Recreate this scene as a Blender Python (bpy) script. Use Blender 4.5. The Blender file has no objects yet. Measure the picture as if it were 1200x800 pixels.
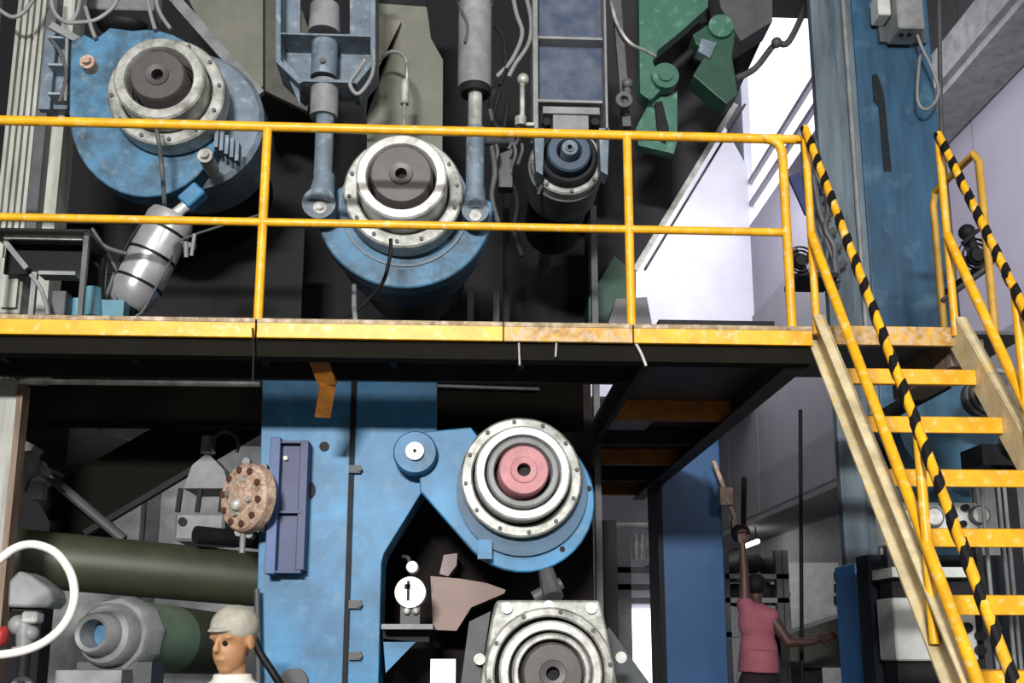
import bpy, bmesh, math, random
from mathutils import Vector, Matrix
random.seed(7)
SC = bpy.context.scene
COL = SC.collection
# ------------------------------------------------------------------ camera
F = 1200.0; CV = 520.0
PITCH = math.atan(0.2); YAW = math.radians(2.8)
EYE = Vector((0, 0, 1.6))
FW = Vector((math.sin(YAW)*math.cos(PITCH), math.cos(YAW)*math.cos(PITCH), math.sin(PITCH)))
RT = Vector((math.cos(YAW), -math.sin(YAW), 0))
UP = RT.cross(FW)
cam = bpy.data.cameras.new('camera'); camo = bpy.data.objects.new('camera', cam); COL.objects.link(camo)
cam.sensor_width = 36; cam.lens = 36*F/1200; cam.shift_y = (CV-400)/1200; cam.clip_start = .05
m = Matrix((RT, UP, -FW)).transposed().to_4x4(); m.translation = EYE
camo.matrix_world = m
SC.camera = camo
# ------------------------------------------------------------------ world, lights, exposure
w = bpy.data.worlds.new('world'); SC.world = w; w.use_nodes = True
bg = w.node_tree.nodes['Background']; bg.inputs[0].default_value = (0.93, 0.95, 1.0, 1); bg.inputs[1].default_value = 1.6
def area(name, loc, target, size, power, color=(1,1,1)):
    l = bpy.data.lights.new(name, 'AREA'); l.shape = 'RECTANGLE'; l.size, l.size_y = size; l.energy = power; l.color = color
    o = bpy.data.objects.new(name, l); COL.objects.link(o); o.location = loc
    o.rotation_euler = (Vector(target)-Vector(loc)).to_track_quat('-Z', 'Y').to_euler(); return o
area('window_light', (-1.8, -8, 5.0), (0, 6, 3.3), (2.0, .5), 2450, (1, .98, .95))
area('hall_fill_light', (-1.0, -2.6, 7.2), (-0.5, 6.3, 3.6), (3.0, 1.0), 190, (1, .98, .95))  # added front fill, not a fixture of the hall
area('side_fill_light', (5.0, -2.6, 7.0), (2.8, 6, 3), (2.0, 1.0), 200, (1, .98, .95))  # second added front fill, aimed at the stairs
area('rear_hall_light', (5.0, 19, 11.5), (3.0, 23, 6), (4.0, 4.0), 430, (.97, .97, 1))
area('rear_left_fill', (-2.6, 8.7, 3.1), (-3.2, 10.5, 2.6), (1.6, .4), 26)  # unseen light added to brighten the lower left backdrop
area('aisle_light', (3.6, 11.5, 7.5), (7.2, 13, 6), (2.0, 5.0), 170, (.95, .94, 1))
SC.view_settings.view_transform = 'Standard'; SC.view_settings.look = 'None'
SC.view_settings.exposure = 0.0; SC.view_settings.gamma = 1.0; SC.view_settings.use_curve_mapping = False

# ------------------------------------------------------------------ helpers
def P(u, v, Y):
    "world point on the vertical plane y=Y seen at photo position u,v"
    d = FW*F + RT*(u-600) + UP*(CV-v)
    return EYE + d*(Y/d.y)
def px(n, Y): return n*Y/1200.0
def sx(u, v, Y): return (P(u+.5, v, Y)-P(u-.5, v, Y)).x
def lin(h):
    h = h.lstrip('#'); c = [int(h[i:i+2], 16)/255 for i in (0, 2, 4)]
    return tuple((x/12.92 if x <= .04045 else ((x+.055)/1.055)**2.4) for x in c)+(1,)
MC = {}
def mat(name, col, rough=.55, metal=0.0, dirt=None, amt=.45, scale=6.0, bump=.15, streak=False, wear=None, wamt=.0):
    if name in MC: return MC[name]
    M = bpy.data.materials.new(name); M.use_nodes = True; nt = M.node_tree; N = nt.nodes; L = nt.links
    b = N['Principled BSDF']; b.inputs['Roughness'].default_value = rough; b.inputs['Metallic'].default_value = metal
    if sum(lin(col)[:3]) < .12: b.inputs['Specular IOR Level'].default_value = .2
    tc = N.new('ShaderNodeTexCoord'); mp = N.new('ShaderNodeMapping'); L.new(tc.outputs['Object'], mp.inputs[0])
    if streak: mp.inputs['Scale'].default_value = (3.0, 3.0, .45)
    n1 = N.new('ShaderNodeTexNoise'); n1.inputs['Scale'].default_value = scale; n1.inputs['Detail'].default_value = 8; n1.inputs['Roughness'].default_value = .65
    L.new(mp.outputs[0], n1.inputs[0])
    r1 = N.new('ShaderNodeValToRGB'); r1.color_ramp.elements[0].position = .36; r1.color_ramp.elements[1].position = .66
    r1.color_ramp.elements[0].color = (0,0,0,1); r1.color_ramp.elements[1].color = (amt, amt, amt, 1)
    L.new(n1.outputs[0], r1.inputs[0])
    mx = N.new('ShaderNodeMix'); mx.data_type = 'RGBA'
    c = lin(col); d = lin(dirt) if dirt else tuple(x*.35 for x in c[:3])+(1,)
    mx.inputs[6].default_value = c; mx.inputs[7].default_value = d; L.new(r1.outputs[0], mx.inputs[0])
    out = mx.outputs[2]
    if wear:
        n2 = N.new('ShaderNodeTexNoise'); n2.inputs['Scale'].default_value = scale*3.1; n2.inputs['Detail'].default_value = 6; L.new(tc.outputs['Object'], n2.inputs[0])
        r2 = N.new('ShaderNodeValToRGB'); r2.color_ramp.elements[0].position = .58-wamt*.25; r2.color_ramp.elements[1].position = .78-wamt*.25; r2.color_ramp.elements[1].color = (.75, .75, .75, 1)
        L.new(n2.outputs[0], r2.inputs[0])
        m2 = N.new('ShaderNodeMix'); m2.data_type = 'RGBA'; L.new(r2.outputs[0], m2.inputs[0]); L.new(out, m2.inputs[6]); m2.inputs[7].default_value = lin(wear); out = m2.outputs[2]
    L.new(out, b.inputs['Base Color'])
    if bump:
        bp = N.new('ShaderNodeBump'); bp.inputs['Strength'].default_value = bump; bp.inputs['Distance'].default_value = .01
        L.new(n1.outputs[0], bp.inputs['Height']); L.new(bp.outputs[0], b.inputs['Normal'])
    MC[name] = M; return M
BLUE = mat('blue_paint', '#3c86b6', .5, dirt='#2a5878', amt=.85, scale=3.0, wear='#5f8ba6', wamt=.05)
BLUEH = mat('housing_blue', '#4a80a4', .55, dirt='#30424f', amt=1.0, scale=4.5, wear='#6f8796', wamt=.08)
BLUEU = mat('blue_paint_dusty', '#4d7f9f', .5, dirt='#38546a', amt=.7, scale=4, wear='#7b8c97', wamt=.1)
BLUEG = mat('blue_grey_paint', '#6f7e8b', .55, dirt='#3b4752', amt=.7, scale=5, wear='#97a2aa', wamt=.1)
NAVY = mat('navy_paint', '#27376a', .5, dirt='#1b2138', amt=.6)
COLB = mat('column_blue', '#2a5776', .55, dirt='#1a2c3c', amt=.8, scale=1.6, streak=True, wear='#4e6f84', wamt=.05)
COLG = mat('column_grey', '#66747e', .6, dirt='#2e3a44', amt=.9, scale=1.8, streak=True)
COLD = mat('column_deep_blue', '#195083', .5, dirt='#0f3a66', amt=.5, scale=1.5)
YEL = mat('yellow_paint', '#eeb01a', .42, dirt='#9a6412', amt=.45, scale=7, wear='#e0cfa0', wamt=.05)
YELW = mat('worn_yellow_paint', '#dba32c', .5, dirt='#6b4a22', amt=.9, scale=9, wear='#b9a68a', wamt=.7)
YELB = mat('brown_yellow_paint', '#a86a1c', .6, dirt='#4a2f12', amt=.7)
CREAM = mat('worn_cream_paint', '#d8caa4', .55, dirt='#7c6a4c', amt=.6, scale=6, wear='#d8b45c', wamt=.15)
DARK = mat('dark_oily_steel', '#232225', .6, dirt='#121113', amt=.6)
DKSHADE = mat('dark_steel_and_shade', '#17150f', .95, dirt='#0c0a08', amt=.5)  # dark beams, and shade painted on the edge channel and the plate above the roller
BLACK = mat('black_rubber', '#151517', .55, dirt='#0b0b0c', amt=.4)
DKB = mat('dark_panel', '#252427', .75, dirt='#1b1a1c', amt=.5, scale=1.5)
DKG = mat('dark_grey_steel', '#55575a', .55, dirt='#2b2c2e', amt=.6, scale=4)
MID = mat('grey_steel', '#8b8e8f', .5, dirt='#4b4c4b', amt=.6, scale=5)
LITE = mat('pale_steel', '#bfc0ba', .42, metal=.25, dirt='#5c5b54', amt=.9, scale=8, wear='#8f9390', wamt=.1)
WHT = mat('bright_steel', '#e0e0dc', .35, metal=.25, dirt='#7e7d76', amt=.8, scale=8)
SHAFT = mat('shaft_steel', '#544f50', .45, metal=.3, dirt='#45413f', amt=.5, scale=10)
PINK = mat('pink_primer', '#c4848a', .55, dirt='#8c5a5e', amt=.6, scale=9)
BROWN = mat('brown_rubber_sheet', '#8b7268', .5, dirt='#6b554c', amt=.4, scale=2)
SILV = mat('silver_cylinder', '#c9cacc', .28, metal=.55, dirt='#7d7e80', amt=.5, scale=5)
GRN = mat('green_paint', '#416e5e', .5, dirt='#24523f', amt=.6, scale=4, wear='#6f9a88', wamt=.1)
GRND = mat('dark_green_paint', '#27503f', .5, dirt='#14281f', amt=.6, scale=4)
OLV = mat('olive_sheet', '#77776c', .6, dirt='#57584f', amt=.6, scale=2.5)
ROLLG = mat('dark_green_roll', '#3d4030', .5, dirt='#22241b', amt=.4, scale=3)
ROLLH = mat('green_roll', '#66795f', .45, dirt='#454f40', amt=.5, scale=3)
TAN = mat('rusty_tan_cast_iron', '#bfa48e', .55, dirt='#7a5646', amt=.8, scale=16, wear='#d8ccbc', wamt=.3)
WHOSE = mat('white_hose', '#e8e6e0', .4, dirt='#b5afa2', amt=.4)
BOXW = mat('pale_enclosure', '#c9ccca', .5, dirt='#8c8f8d', amt=.5)
RUST = mat('rusty_column', '#8d7d6c', .6, dirt='#5c4030', amt=.7, scale=5, streak=True)
PALEC = mat('pale_ribbed_frame', '#b9bab3', .55, dirt='#66675f', amt=.7, scale=3, streak=True)
CONC = mat('concrete', '#605e5a', .8, dirt='#5c5a55', amt=.6, scale=1.2)
WALLW = mat('white_wall', '#e6e5f0', .8, dirt='#c2c1d0', amt=.5, scale=.5, bump=0)
WALLR = mat('lavender_cladding', '#9d99a6', .8, dirt='#8a8594', amt=.5, scale=.6, bump=.05)
WALLD = mat('dark_cladding', '#4b494b', .8, dirt='#383638', amt=.5, scale=.6, bump=.05)
WALLM = mat('grey_cladding', '#807f82', .8, dirt='#69686c', amt=.5, scale=.6, bump=.05)

class MB:
    def __init__(s): s.bm = bmesh.new()
    def _tf(s, vs, M): 
        for v in vs: v.co = M @ v.co
    def box(s, c, d, rot=None, bev=0):
        r = bmesh.ops.create_cube(s.bm, size=1); vs = r['verts']
        M = Matrix.Translation(Vector(c)) @ (rot.to_4x4() if rot else Matrix()) @ Matrix.Diagonal((d[0], d[1], d[2], 1))
        s._tf(vs, M)
        if bev:
            es = list({e for v in vs for e in v.link_edges}); bmesh.ops.bevel(s.bm, geom=es, offset=bev, segments=1, affect='EDGES')
        return s
    def span(s, a, b, bev=0):
        a = Vector(a); b = Vector(b); return s.box((a+b)/2, [abs(x) for x in (b-a)], bev=bev)
    def bar(s, a, b, w, h, up=(0,0,1), bev=0):
        a = Vector(a); b = Vector(b); d = b-a; z = d.normalized(); x = Vector(up).cross(z)
        if x.length < 1e-4: x = Vector((1,0,0)).cross(z)
        x.normalize(); y = z.cross(x); R = Matrix((x, y, z)).transposed()
        return s.box((a+b)/2, (w, h, d.length), R, bev)
    def cyl(s, a, b, r0, r1=None, n=20):
        r1 = r0 if r1 is None else r1
        a = Vector(a); b = Vector(b); d = b-a
        r = bmesh.ops.create_cone(s.bm, cap_ends=True, segments=n, radius1=r0, radius2=r1, depth=d.length)
        s._tf(r['verts'], Matrix.Translation((a+b)/2) @ d.to_track_quat('Z', 'Y').to_matrix().to_4x4()); return s
    def sph(s, c, r, sc=(1,1,1), n=12, rot=None):
        q = bmesh.ops.create_uvsphere(s.bm, u_segments=n*2, v_segments=n, radius=r)
        s._tf(q['verts'], Matrix.Translation(Vector(c)) @ (rot.to_4x4() if rot else Matrix()) @ Matrix.Diagonal((sc[0], sc[1], sc[2], 1))); return s
    def lathe(s, c, prof, n=48, ax=(0,1,0), close=True):
        "prof: list of (r, t) along the axis from c; closed outline makes a ring"
        ax = Vector(ax).normalized(); e1 = ax.orthogonal().normalized(); e2 = ax.cross(e1); c = Vector(c); rows = []
        for r, t in prof:
            if r < 1e-6: rows.append([s.bm.verts.new(c+ax*t)])
            else: rows.append([s.bm.verts.new(c+ax*t+(e1*math.cos(2*math.pi*k/n)+e2*math.sin(2*math.pi*k/n))*r) for k in range(n)])
        idx = list(range(len(rows))); pairs = list(zip(idx[:-1], idx[1:]))
        if close: pairs.append((idx[-1], 0))
        for i, j in pairs:
            A, B = rows[i], rows[j]
            for k in range(n):
                q = [A[k % len(A)], A[(k+1) % len(A)], B[(k+1) % len(B)], B[k % len(B)]]
                u = []
                for x in q:
                    if x not in u: u.append(x)
                if len(u) > 2:
                    try: s.bm.faces.new(u)
                    except ValueError: pass
        return s
    def prism(s, pts, y0, y1, flip=False):
        "pts: world (x,z) outline, extruded y0..y1"
        a = [s.bm.verts.new((x, y0, z)) for x, z in pts]; b = [s.bm.verts.new((x, y1, z)) for x, z in pts]
        s.bm.faces.new(a); s.bm.faces.new(b[::-1]); n = len(pts)
        for i in range(n): s.bm.faces.new((a[i], b[i], b[(i+1) % n], a[(i+1) % n]))
        return s
    def pprism(s, pp, Y, th):
        pts = [P(u, v, Y) for u, v in pp]; return s.prism([(p.x, p.z) for p in pts], Y, Y+th)
    def tube(s, pts, r, n=10, smooth=True, cyc=False):
        pts = [Vector(p) for p in pts]
        if smooth and len(pts) > 2:
            q = []; N = len(pts)
            for i in range(N-1):
                p0 = pts[max(i-1, 0)]; p1 = pts[i]; p2 = pts[i+1]; p3 = pts[min(i+2, N-1)]
                for k in range(5):
                    t = k/5; q.append(.5*((2*p1)+(p2-p0)*t+(2*p0-5*p1+4*p2-p3)*t*t+(3*p1-p0-3*p2+p3)*t**3))
            q.append(pts[-1]); pts = q
        rows = []; nrm = None
        for i, p in enumerate(pts):
            d = (pts[min(i+1, len(pts)-1)]-pts[max(i-1, 0)])
            if d.length < 1e-7: d = Vector((0,0,1))
            d.normalize()
            if nrm is None: nrm = d.orthogonal().normalized()
            nrm = (nrm-d*nrm.dot(d)).normalized(); bn = d.cross(nrm)
            rows.append([s.bm.verts.new(p+(nrm*math.cos(2*math.pi*k/n)+bn*math.sin(2*math.pi*k/n))*r) for k in range(n)])
        for A, B in zip(rows[:-1], rows[1:]):
            for k in range(n): s.bm.faces.new((A[k], A[(k+1) % n], B[(k+1) % n], B[k]))
        s.bm.faces.new(rows[0][::-1]); s.bm.faces.new(rows[-1]); return s
    def build(s, name, material, parent=None, smooth=True, bev=0, **props):
        bm = s.bm; bmesh.ops.recalc_face_normals(bm, faces=bm.faces)
        vs = bm.verts
        root = parent
        while root is not None and root.parent is not None: root = root.parent
        if root is not None: off = ORG[root.name]
        else:
            mn = [min(v.co[i] for v in vs) for i in range(3)]; mxx = [max(v.co[i] for v in vs) for i in range(3)]
            off = Vector(((mn[0]+mxx[0])/2, (mn[1]+mxx[1])/2, mn[2]))
        for v in vs: v.co -= off
        me = bpy.data.meshes.new(name); bm.to_mesh(me); bm.free()
        o = bpy.data.objects.new(name, me); COL.objects.link(o); me.materials.append(material)
        if parent is None: o.location = off; ORG[o.name] = off
        else: o.parent = parent
        if smooth:
            for p in me.polygons: p.use_smooth = True
            me.set_sharp_from_angle(angle=math.radians(35))
        if bev:
            b = o.modifiers.new('bevel', 'BEVEL'); b.width = bev; b.segments = 2; b.limit_method = 'ANGLE'
        for k, v in props.items(): o[k] = v
        return o
ORG = {}
def thing(name, label, cat, loc, group=None):
    o = bpy.data.objects.new(name, None); COL.objects.link(o); o.location = loc; o.empty_display_size = .1
    o['label'] = label; o['category'] = cat; ORG[o.name] = Vector(loc)
    if group: o['group'] = group
    return o
def solo(mb, name, material, label, cat, group=None, **k):
    o = mb.build(name, material, None, **k); o['label'] = label; o['category'] = cat
    if group: o['group'] = group
    return o
def struct(mb, name, material, **k):
    o = mb.build(name, material, None, smooth=False, **k); o['kind'] = 'structure'; return o
def bolts(mb, c, R, n, r, y0, y1, ph=0):
    for k in range(n):
        a = ph+2*math.pi*k/n; x = c.x+R*math.cos(a); z = c.z+R*math.sin(a)
        mb.cyl((x, y0, z), (x, y1, z), r, n=6)
    return mb

# ------------------------------------------------------------------ the setting
struct(MB().span((-12.2, -10.2, -.2), (9, 34.2, 0)), 'floor', CONC)
gx = lambda u, Y: P(u, 400, Y).x
struct(MB().span((-12, 34, 0), (7.4, 34.2, 17.9)), 'wall_back', WALLW)
pts = [(-12, 7.6), (7.2, 7.6), (7.2, 13.7), (5.2, 17.9), (-12, 17.9)]
struct(MB().prism(pts, 24, 24.2), 'wall_upper', WALLW)
struct(MB().span((-12.2, -10.2, 0), (9, -10, 13.4)), 'wall_front', WALLD)
struct(MB().span((7.42, -10, 0), (7.6, 2, 13.2)), 'wall_side', WALLM)
WALLF = mat('far_grey_cladding', '#8b8990', .8, dirt='#7a787f', amt=.4, scale=.6, bump=.05)
wr = struct(MB().span((7.2, 2, 0), (7.4, 34, 4.7)).span((7.2, 2, 4.7), (7.4, 34, 12.1)).span((7.2, 2, 12.1), (7.4, 17.4, 13.2)), 'wall_right', WALLR)
# cladding pieces on the right wall
for i in range(11):
    y0 = 2+i*2.75
    MB().span((7.14, y0+.02, 5.75), (7.2, y0+2.73, 9.68)).build('cladding_panel', WALLR if i < 5 else WALLF, wr, smooth=False)
    MB().span((7.1, y0+.02, 4.7), (7.2, y0+2.73, 5.73)).build('cladding_panel', WALLM, wr, smooth=False)
    MB().span((7.12, y0+.02, .3), (7.2, y0+2.73, 4.1)).build('cladding_panel', BOXW, wr, smooth=False)
for i in range(6):
    y0 = 2+i*2.75
    MB().span((7.1, y0+.02, 9.7), (7.2, y0+2.73, 13.1)).build('cladding_panel', WALLD, wr, smooth=False)
MB().span((6.0, 2, 4.15), (7.1, 34, 4.25)).build('ledge', WALLM, wr, smooth=False)
MB().span((6.9, 2, 4.45), (7.1, 34, 4.7)).build('ledge_beam', DKG, wr, smooth=False)
# skylight bars at the open roof edge
for k in range(2):
    struct(MB().span((7.2, 17.4, 12.6+k*.6), (7.3, 23.98, 12.72+k*.6)), 'trim_%d' % (k+1), WALLR)
struct(MB().span((-12.2, -10, 13.2), (7.6, 17, 13.4)), 'ceiling', WALLD)
struct(MB().span((-12.2, -10, 0), (-12, 34, 13.2)).span((-12.2, 17, 13.2), (-12, 34, 17.9)), 'wall_left', WALLM)
struct(MB().span((-12.2, 16.8, 17.9), (7.6, 34.2, 18.1)).span((-12, 16.8, 13.4), (7.4, 17, 17.9)), 'roof_rear', WALLW)
struct(MB().span((7.2, 24.2, 12.1), (7.4, 34, 17.9)), 'wall_gable', WALLW)
cb = thing('crane_runway_beam', 'long grey steel crane beam running along the right wall at the roof', 'beam', (6.7, 12, 8.9))
MB().span((6.4, 3, 9.45), (7.1, 16, 9.55)).build('flange', MID, cb, smooth=False)
MB().span((6.68, 3, 9.0), (6.72, 16, 9.45)).build('web', DKG, cb, smooth=False)
MB().span((6.4, 3, 8.9), (7.1, 16, 9.0)).build('flange', MID, cb, smooth=False)
MB().span((6.3, 3, 9.0), (6.4, 16, 9.5)).build('fascia_plate', MID, cb, smooth=False)

# ------------------------------------------------------------------ platform
YF = 5.4
zt = P(470, 376, YF).z; 
XL = P(-280, 380, YF).x; XR = P(952, 390, YF).x; XD = P(735, 445, 6.07).x
pf = thing('platform', 'raised steel walkway with yellow front edge and dark underside', 'platform', ((XL+XR)/2, 5.7, zt-.2))
YB = 6.05
LIPM = mat('worn_lip', '#a8926c', .6, dirt='#5d4636', amt=.8, scale=9, wear='#c9b9a8', wamt=.4)
def edge_seg(x0, x1, m_):
    MB().span((x0, YF, zt-.105), (x1, YF+.03, zt)).build('edge_plate', m_, pf, smooth=False, bev=.004)
    MB().span((x0, YF-.004, zt-.022), (x1, YF+.09, zt+.004)).build('edge_lip', LIPM, pf, smooth=False, bev=.003)
xa = P(300, 380, YF).x; xb = P(590, 380, YF).x; xc = P(742, 380, YF).x
edge_seg(XL, xa-.005, YEL); edge_seg(xa+.005, xb-.003, YEL); edge_seg(xb+.003, xc-.004, YELW); edge_seg(xc+.004, XR, YEL)
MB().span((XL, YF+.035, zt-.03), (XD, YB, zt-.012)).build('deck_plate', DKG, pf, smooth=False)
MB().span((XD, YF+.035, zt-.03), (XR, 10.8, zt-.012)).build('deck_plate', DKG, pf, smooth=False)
MB().span((XL, YF+.04, zt-.19), (XR, YF+.08, zt-.035)).span((XL, YF+.04, zt-.2), (XR, YF+.14, zt-.19)).build('edge_channel', DKSHADE, pf, smooth=False)  # near-black colour stands in for the shade under the walkway edge
MB().span((XL, YB-.06, zt-.18), (XD, YB-.02, zt-.035)).span((XL, YB-.02, zt-.035), (XD, YB, zt+.1)).build('back_channel_shade_lip', DARK, pf, smooth=False)  # raised lip is added out of sight to keep light off the blue frame
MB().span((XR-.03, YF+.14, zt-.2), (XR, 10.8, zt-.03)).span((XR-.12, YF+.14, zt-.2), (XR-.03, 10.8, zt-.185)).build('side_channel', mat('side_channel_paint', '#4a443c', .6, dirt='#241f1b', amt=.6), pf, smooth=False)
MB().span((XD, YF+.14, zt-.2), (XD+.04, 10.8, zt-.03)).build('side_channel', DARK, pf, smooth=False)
for y, m_ in ((7.0, YELB), (7.9, DARK), (8.8, YELB), (9.7, DARK), (10.6, YELB)):
    MB().span((XD+.04, y, zt-.17), (XR-.04, y+.08, zt-.035)).build('cross_beam', m_, pf, smooth=False)
for k in range(7):
    x = XL+.3+k*.75
    if x < XD: MB().span((x, YF+.15, zt-.12), (x+.04, YB-.07, zt-.035)).build('cross_beam', DARK, pf, smooth=False)
MB().span((XD+.04, 7.12, zt-.07), (P(766, 510, 7.5).x, 7.86, zt-.045)).build('pale_sheet', mat('lilac_plate', '#a9a4bd', .7), pf, smooth=False, label='pale lilac sheet under the deck')
# pillars that carry the walkway beyond and outside the view
for i, (x, y) in enumerate(((XL+.08, YF+.2), (XL+.08, YB-.12), (XD+.1, 10.5))):
    MB().span((x-.05, y-.05, 0), (x+.05, y+.05, zt-.2)).build('pillar', DARK, pf, smooth=False)
MB().span((XR-.1, 9.65, zt-.32), (XR+.09, 9.8, zt-.21)).build('support_bracket', DARK, pf)
# hanging yellow brace
b = MB(); a0 = P(366, 402, YF+.1); a1 = P(384, 450, YF+.34); a2 = P(378, 488, YF+.5)
b.bar(a0, a1, .11, .02).bar(a1, a2, .09, .02); b.build('hanging_brace', YELB, pf, label='brown yellow angled brace hanging below the edge')
t = P(745, 402, YF+.02)
b = MB().tube([t, t+Vector((.03, 0, -.06)), t+Vector((.055, 0, -.13))], .008, 8)
solo(b, 'cable_tie', WHT, 'white cable end dangling under the yellow platform edge', 'cable')
solo(MB().span(P(772, 384, 5.62), P(772, 374, 5.62)+Vector((.68, .35, .0)), bev=.004), 'floor_plate', DARK, 'dark raised steel plate lying on the walkway behind the railing', 'plate')

# ------------------------------------------------------------------ guard rail
gr = thing('guard_railing', 'long yellow pipe guard railing along the front of the walkway', 'railing', (-.5, YF+.03, zt))
yr = YF+.045; rr = .027
def rp(u, v): 
    p = P(u, v, yr); return p
zt1 = P(500, 153, yr).z; zt2 = P(500, 264, yr).z
xe = P(918, 200, yr).x
arc = [(xe-.12, zt1), (xe-.05, zt1-.012), (xe-.012, zt1-.05), (xe, zt1-.12)]
MB().tube([(XL-.3, yr, zt1+.0), (xe-.3, yr, zt1)] + [(x, yr, z) for x, z in arc] + [(xe, yr, zt1-.3), (xe, yr, zt+.004)], rr, 14).build('top_rail', YEL, gr)
MB().cyl((XL-.3, yr, zt2), (xe, yr, zt2), rr*.85, n=14).build('middle_rail', YEL, gr)
for u in (-140, 302, 740):
    x = P(u, 380, yr).x
    MB().cyl((x, yr, zt+.004), (x, yr, zt1), rr*.95, n=14).build('post', YEL, gr)

# ------------------------------------------------------------------ roll ends
def bearing(name, label, u, v, Y, rs, rings, rfl, yfl, hous, yh0, yh1, smat=SHAFT, group=None, nb=12, bore=7, extra=None, hmat=BLUEU, roll_r=.40, cat='roller'):
    """rs shaft radius px; rings [(r_in,r_out,y0,mat)] px; rfl flange (r_in,r_out) px ; hous radius px"""
    c = P(u, v, Y); T = thing(name, label, cat, (c.x, yh1, c.z-px(hous, Y)), group)
    s = sx(u, v, Y)
    cc = Vector((c.x, 0, c.z))
    rs_ = rs*s; rb = bore*s
    MB().lathe(cc, [(0, Y+.09), (rb, Y+.09), (rb, Y), (rb*1.9, Y-.004), (rb*2, Y+.006), (rs_*.93, Y+.006), (rs_, Y+.03), (rs_, yh1), (0, yh1)], close=False).build('shaft', smat, T)
    MB().lathe(cc, [(0, Y+.088), (rb*.98, Y+.088), (rb*.98, Y+.08), (0, Y+.08)], close=False, n=20).build('bore', BLACK, T)
    for ri, ro, y0, y1, m_ in rings:
        ri *= s; ro *= s
        MB().lathe(cc, [(ri, y0+.015), (ri+.008, y0), (ro-.012, y0), (ro, y0+.014), (ro, y1), (ri, y1)]).build('bearing_ring', m_, T)  # black and dark rings paint the shade in the recessed gaps
    ri, ro = rfl[0]*s, rfl[1]*s*yfl/Y
    fl = MB().lathe(cc, [(ri, yfl+.01), (ri+.01, yfl), (ro-.012, yfl), (ro, yfl+.012), (ro, yh0), (ri, yh0)]).build('flange', LITE, T)
    b = MB(); bolts(b, cc, (ri*.4+ro*.6), nb, .014, yfl-.016, yfl+.01, .13); b.build('flange_bolts', DKG, fl, kind='stuff')
    return T, cc, s
sc = lambda Y: Y/1200
# A: upper left
Y = 6.1
T, c, s = bearing('roller', 'upper left roller end with pale flange and round blue housing', 184, 87, Y, 33,
    [(40, 54, 6.14, 6.4, LITE), (33.5, 40, 6.28, 6.4, BLACK), (54, 57, 6.36, 6.42, DARK)], (56, 69), 6.3, 107, 6.45, 8.9, group=None, nb=12)
h = MB().lathe(c, [(.34, 6.45), (.5, 6.45), (.5, 6.5), (.51, 6.52), (.51, 6.6), (.34, 6.6)])
pA = [P(u, v, 6.5) for u, v in [(84, 50), (100, 42), (112, 48), (130, 34)]+[(172+90*math.cos(math.radians(a)), 134-98*math.sin(math.radians(a))) for a in range(100, -181, -10)]]
h = MB().prism([(p.x, p.z) for p in pA], 6.48, 6.62); h.build('housing_plate', BLUEH, T, bev=.01)
MB().lathe(c+Vector((.06, 0, -.02)), [(.12, 6.63), (.49, 6.63), (.52, 6.66), (.52, 7.05), (.12, 7.05)]).build('housing', BLUEG, T)  # grey-blue paints the shaded side of the blue housing
MB().lathe(c, [(.12, 7.0), (.42, 7.0), (.42, 7.9), (.12, 7.9)]).build('roll_body', DARK, T)
p = P(102, 72, 6.4); MB().cyl(p+Vector((0, .09, 0)), p, .05, n=20).cyl(p, p-Vector((0, .03, 0)), .03, n=6).build('pin', TAN, T)
p = P(240, 182, 6.3); MB().cyl(p+Vector((0, .2, 0)), p, .05, n=20).cyl(p, p-Vector((0, .03, 0)), .03, n=8).build('pin', LITE, T)
b = MB()
for k in range(5): b.span(P(252+k*6, 150+k*4, 6.42)+Vector((0, 0, 0)), P(255+k*6, 172+k*4, 6.42)+Vector((.0, .08, 0)))
b.build('ribs', BLUEG, T, kind='stuff')
# B: upper middle
T, c, s = bearing('roller', 'upper middle roller end in a blue round housing hung from two rods', 470, 203, Y, 37,
    [(41, 54, 6.14, 6.45, WHT), (37.5, 41, 6.25, 6.4, BLACK), (54, 57, 6.41, 6.5, DARK)], (56, 70), 6.36, 107, 6.52, 8.9, nb=14)
h = []
for k in range(41):
    a = math.pi+math.pi*k/40; h.append((c.x+.6*math.cos(a), c.z-.02+.585*math.sin(a)))
zz = P(470, 238, 6.55).z
h = [(c.x-.6, zz+.02)]+h+[(c.x+.6, zz+.02), (c.x+.42, zz+.12), (c.x+.3, zz+.3), (c.x-.3, zz+.3), (c.x-.42, zz+.12)]
MB().prism(h, 6.55, 6.7).build('housing_plate', BLUEH, T, bev=.012)
MB().lathe(c-Vector((0, 0, .02)), [(.425, 6.535), (.44, 6.535), (.44, 6.56), (.425, 6.56)]).build('housing_rim', BLUEG, T)
h2 = [(c.x+.53*math.cos(math.pi+math.pi*k/30), c.z-.03+.53*math.sin(math.pi+math.pi*k/30)) for k in range(31)]
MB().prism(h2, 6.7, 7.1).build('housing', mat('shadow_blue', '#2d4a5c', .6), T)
MB().lathe(c, [(.12, 7.1), (.42, 7.1), (.42, 7.9), (.12, 7.9)]).build('roll_body', DARK, T)
# C: upper right dark roller
T, c, s = bearing('roller', 'dark upper right roller under the tall grey frame', 668, 172, 6.5, 10,
    [(14, 26, 6.55, 6.8, mat('dark_blue_steel', '#3c4d5e', .5)), (28, 35, 6.62, 6.85, DARK)], (35, 42), 6.7, 60, 6.8, 8.9, nb=8, bore=3, smat=BLUEG)
MB().lathe(c, [(.05, 6.8), (.27, 6.8), (.27, 7.15), (.05, 7.15)]).build('roll_body', DKG, T)
MB().lathe(c, [(.05, 7.15), (.23, 7.15), (.23, 7.9), (.05, 7.9)]).build('roll_body', BLACK, T)
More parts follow.
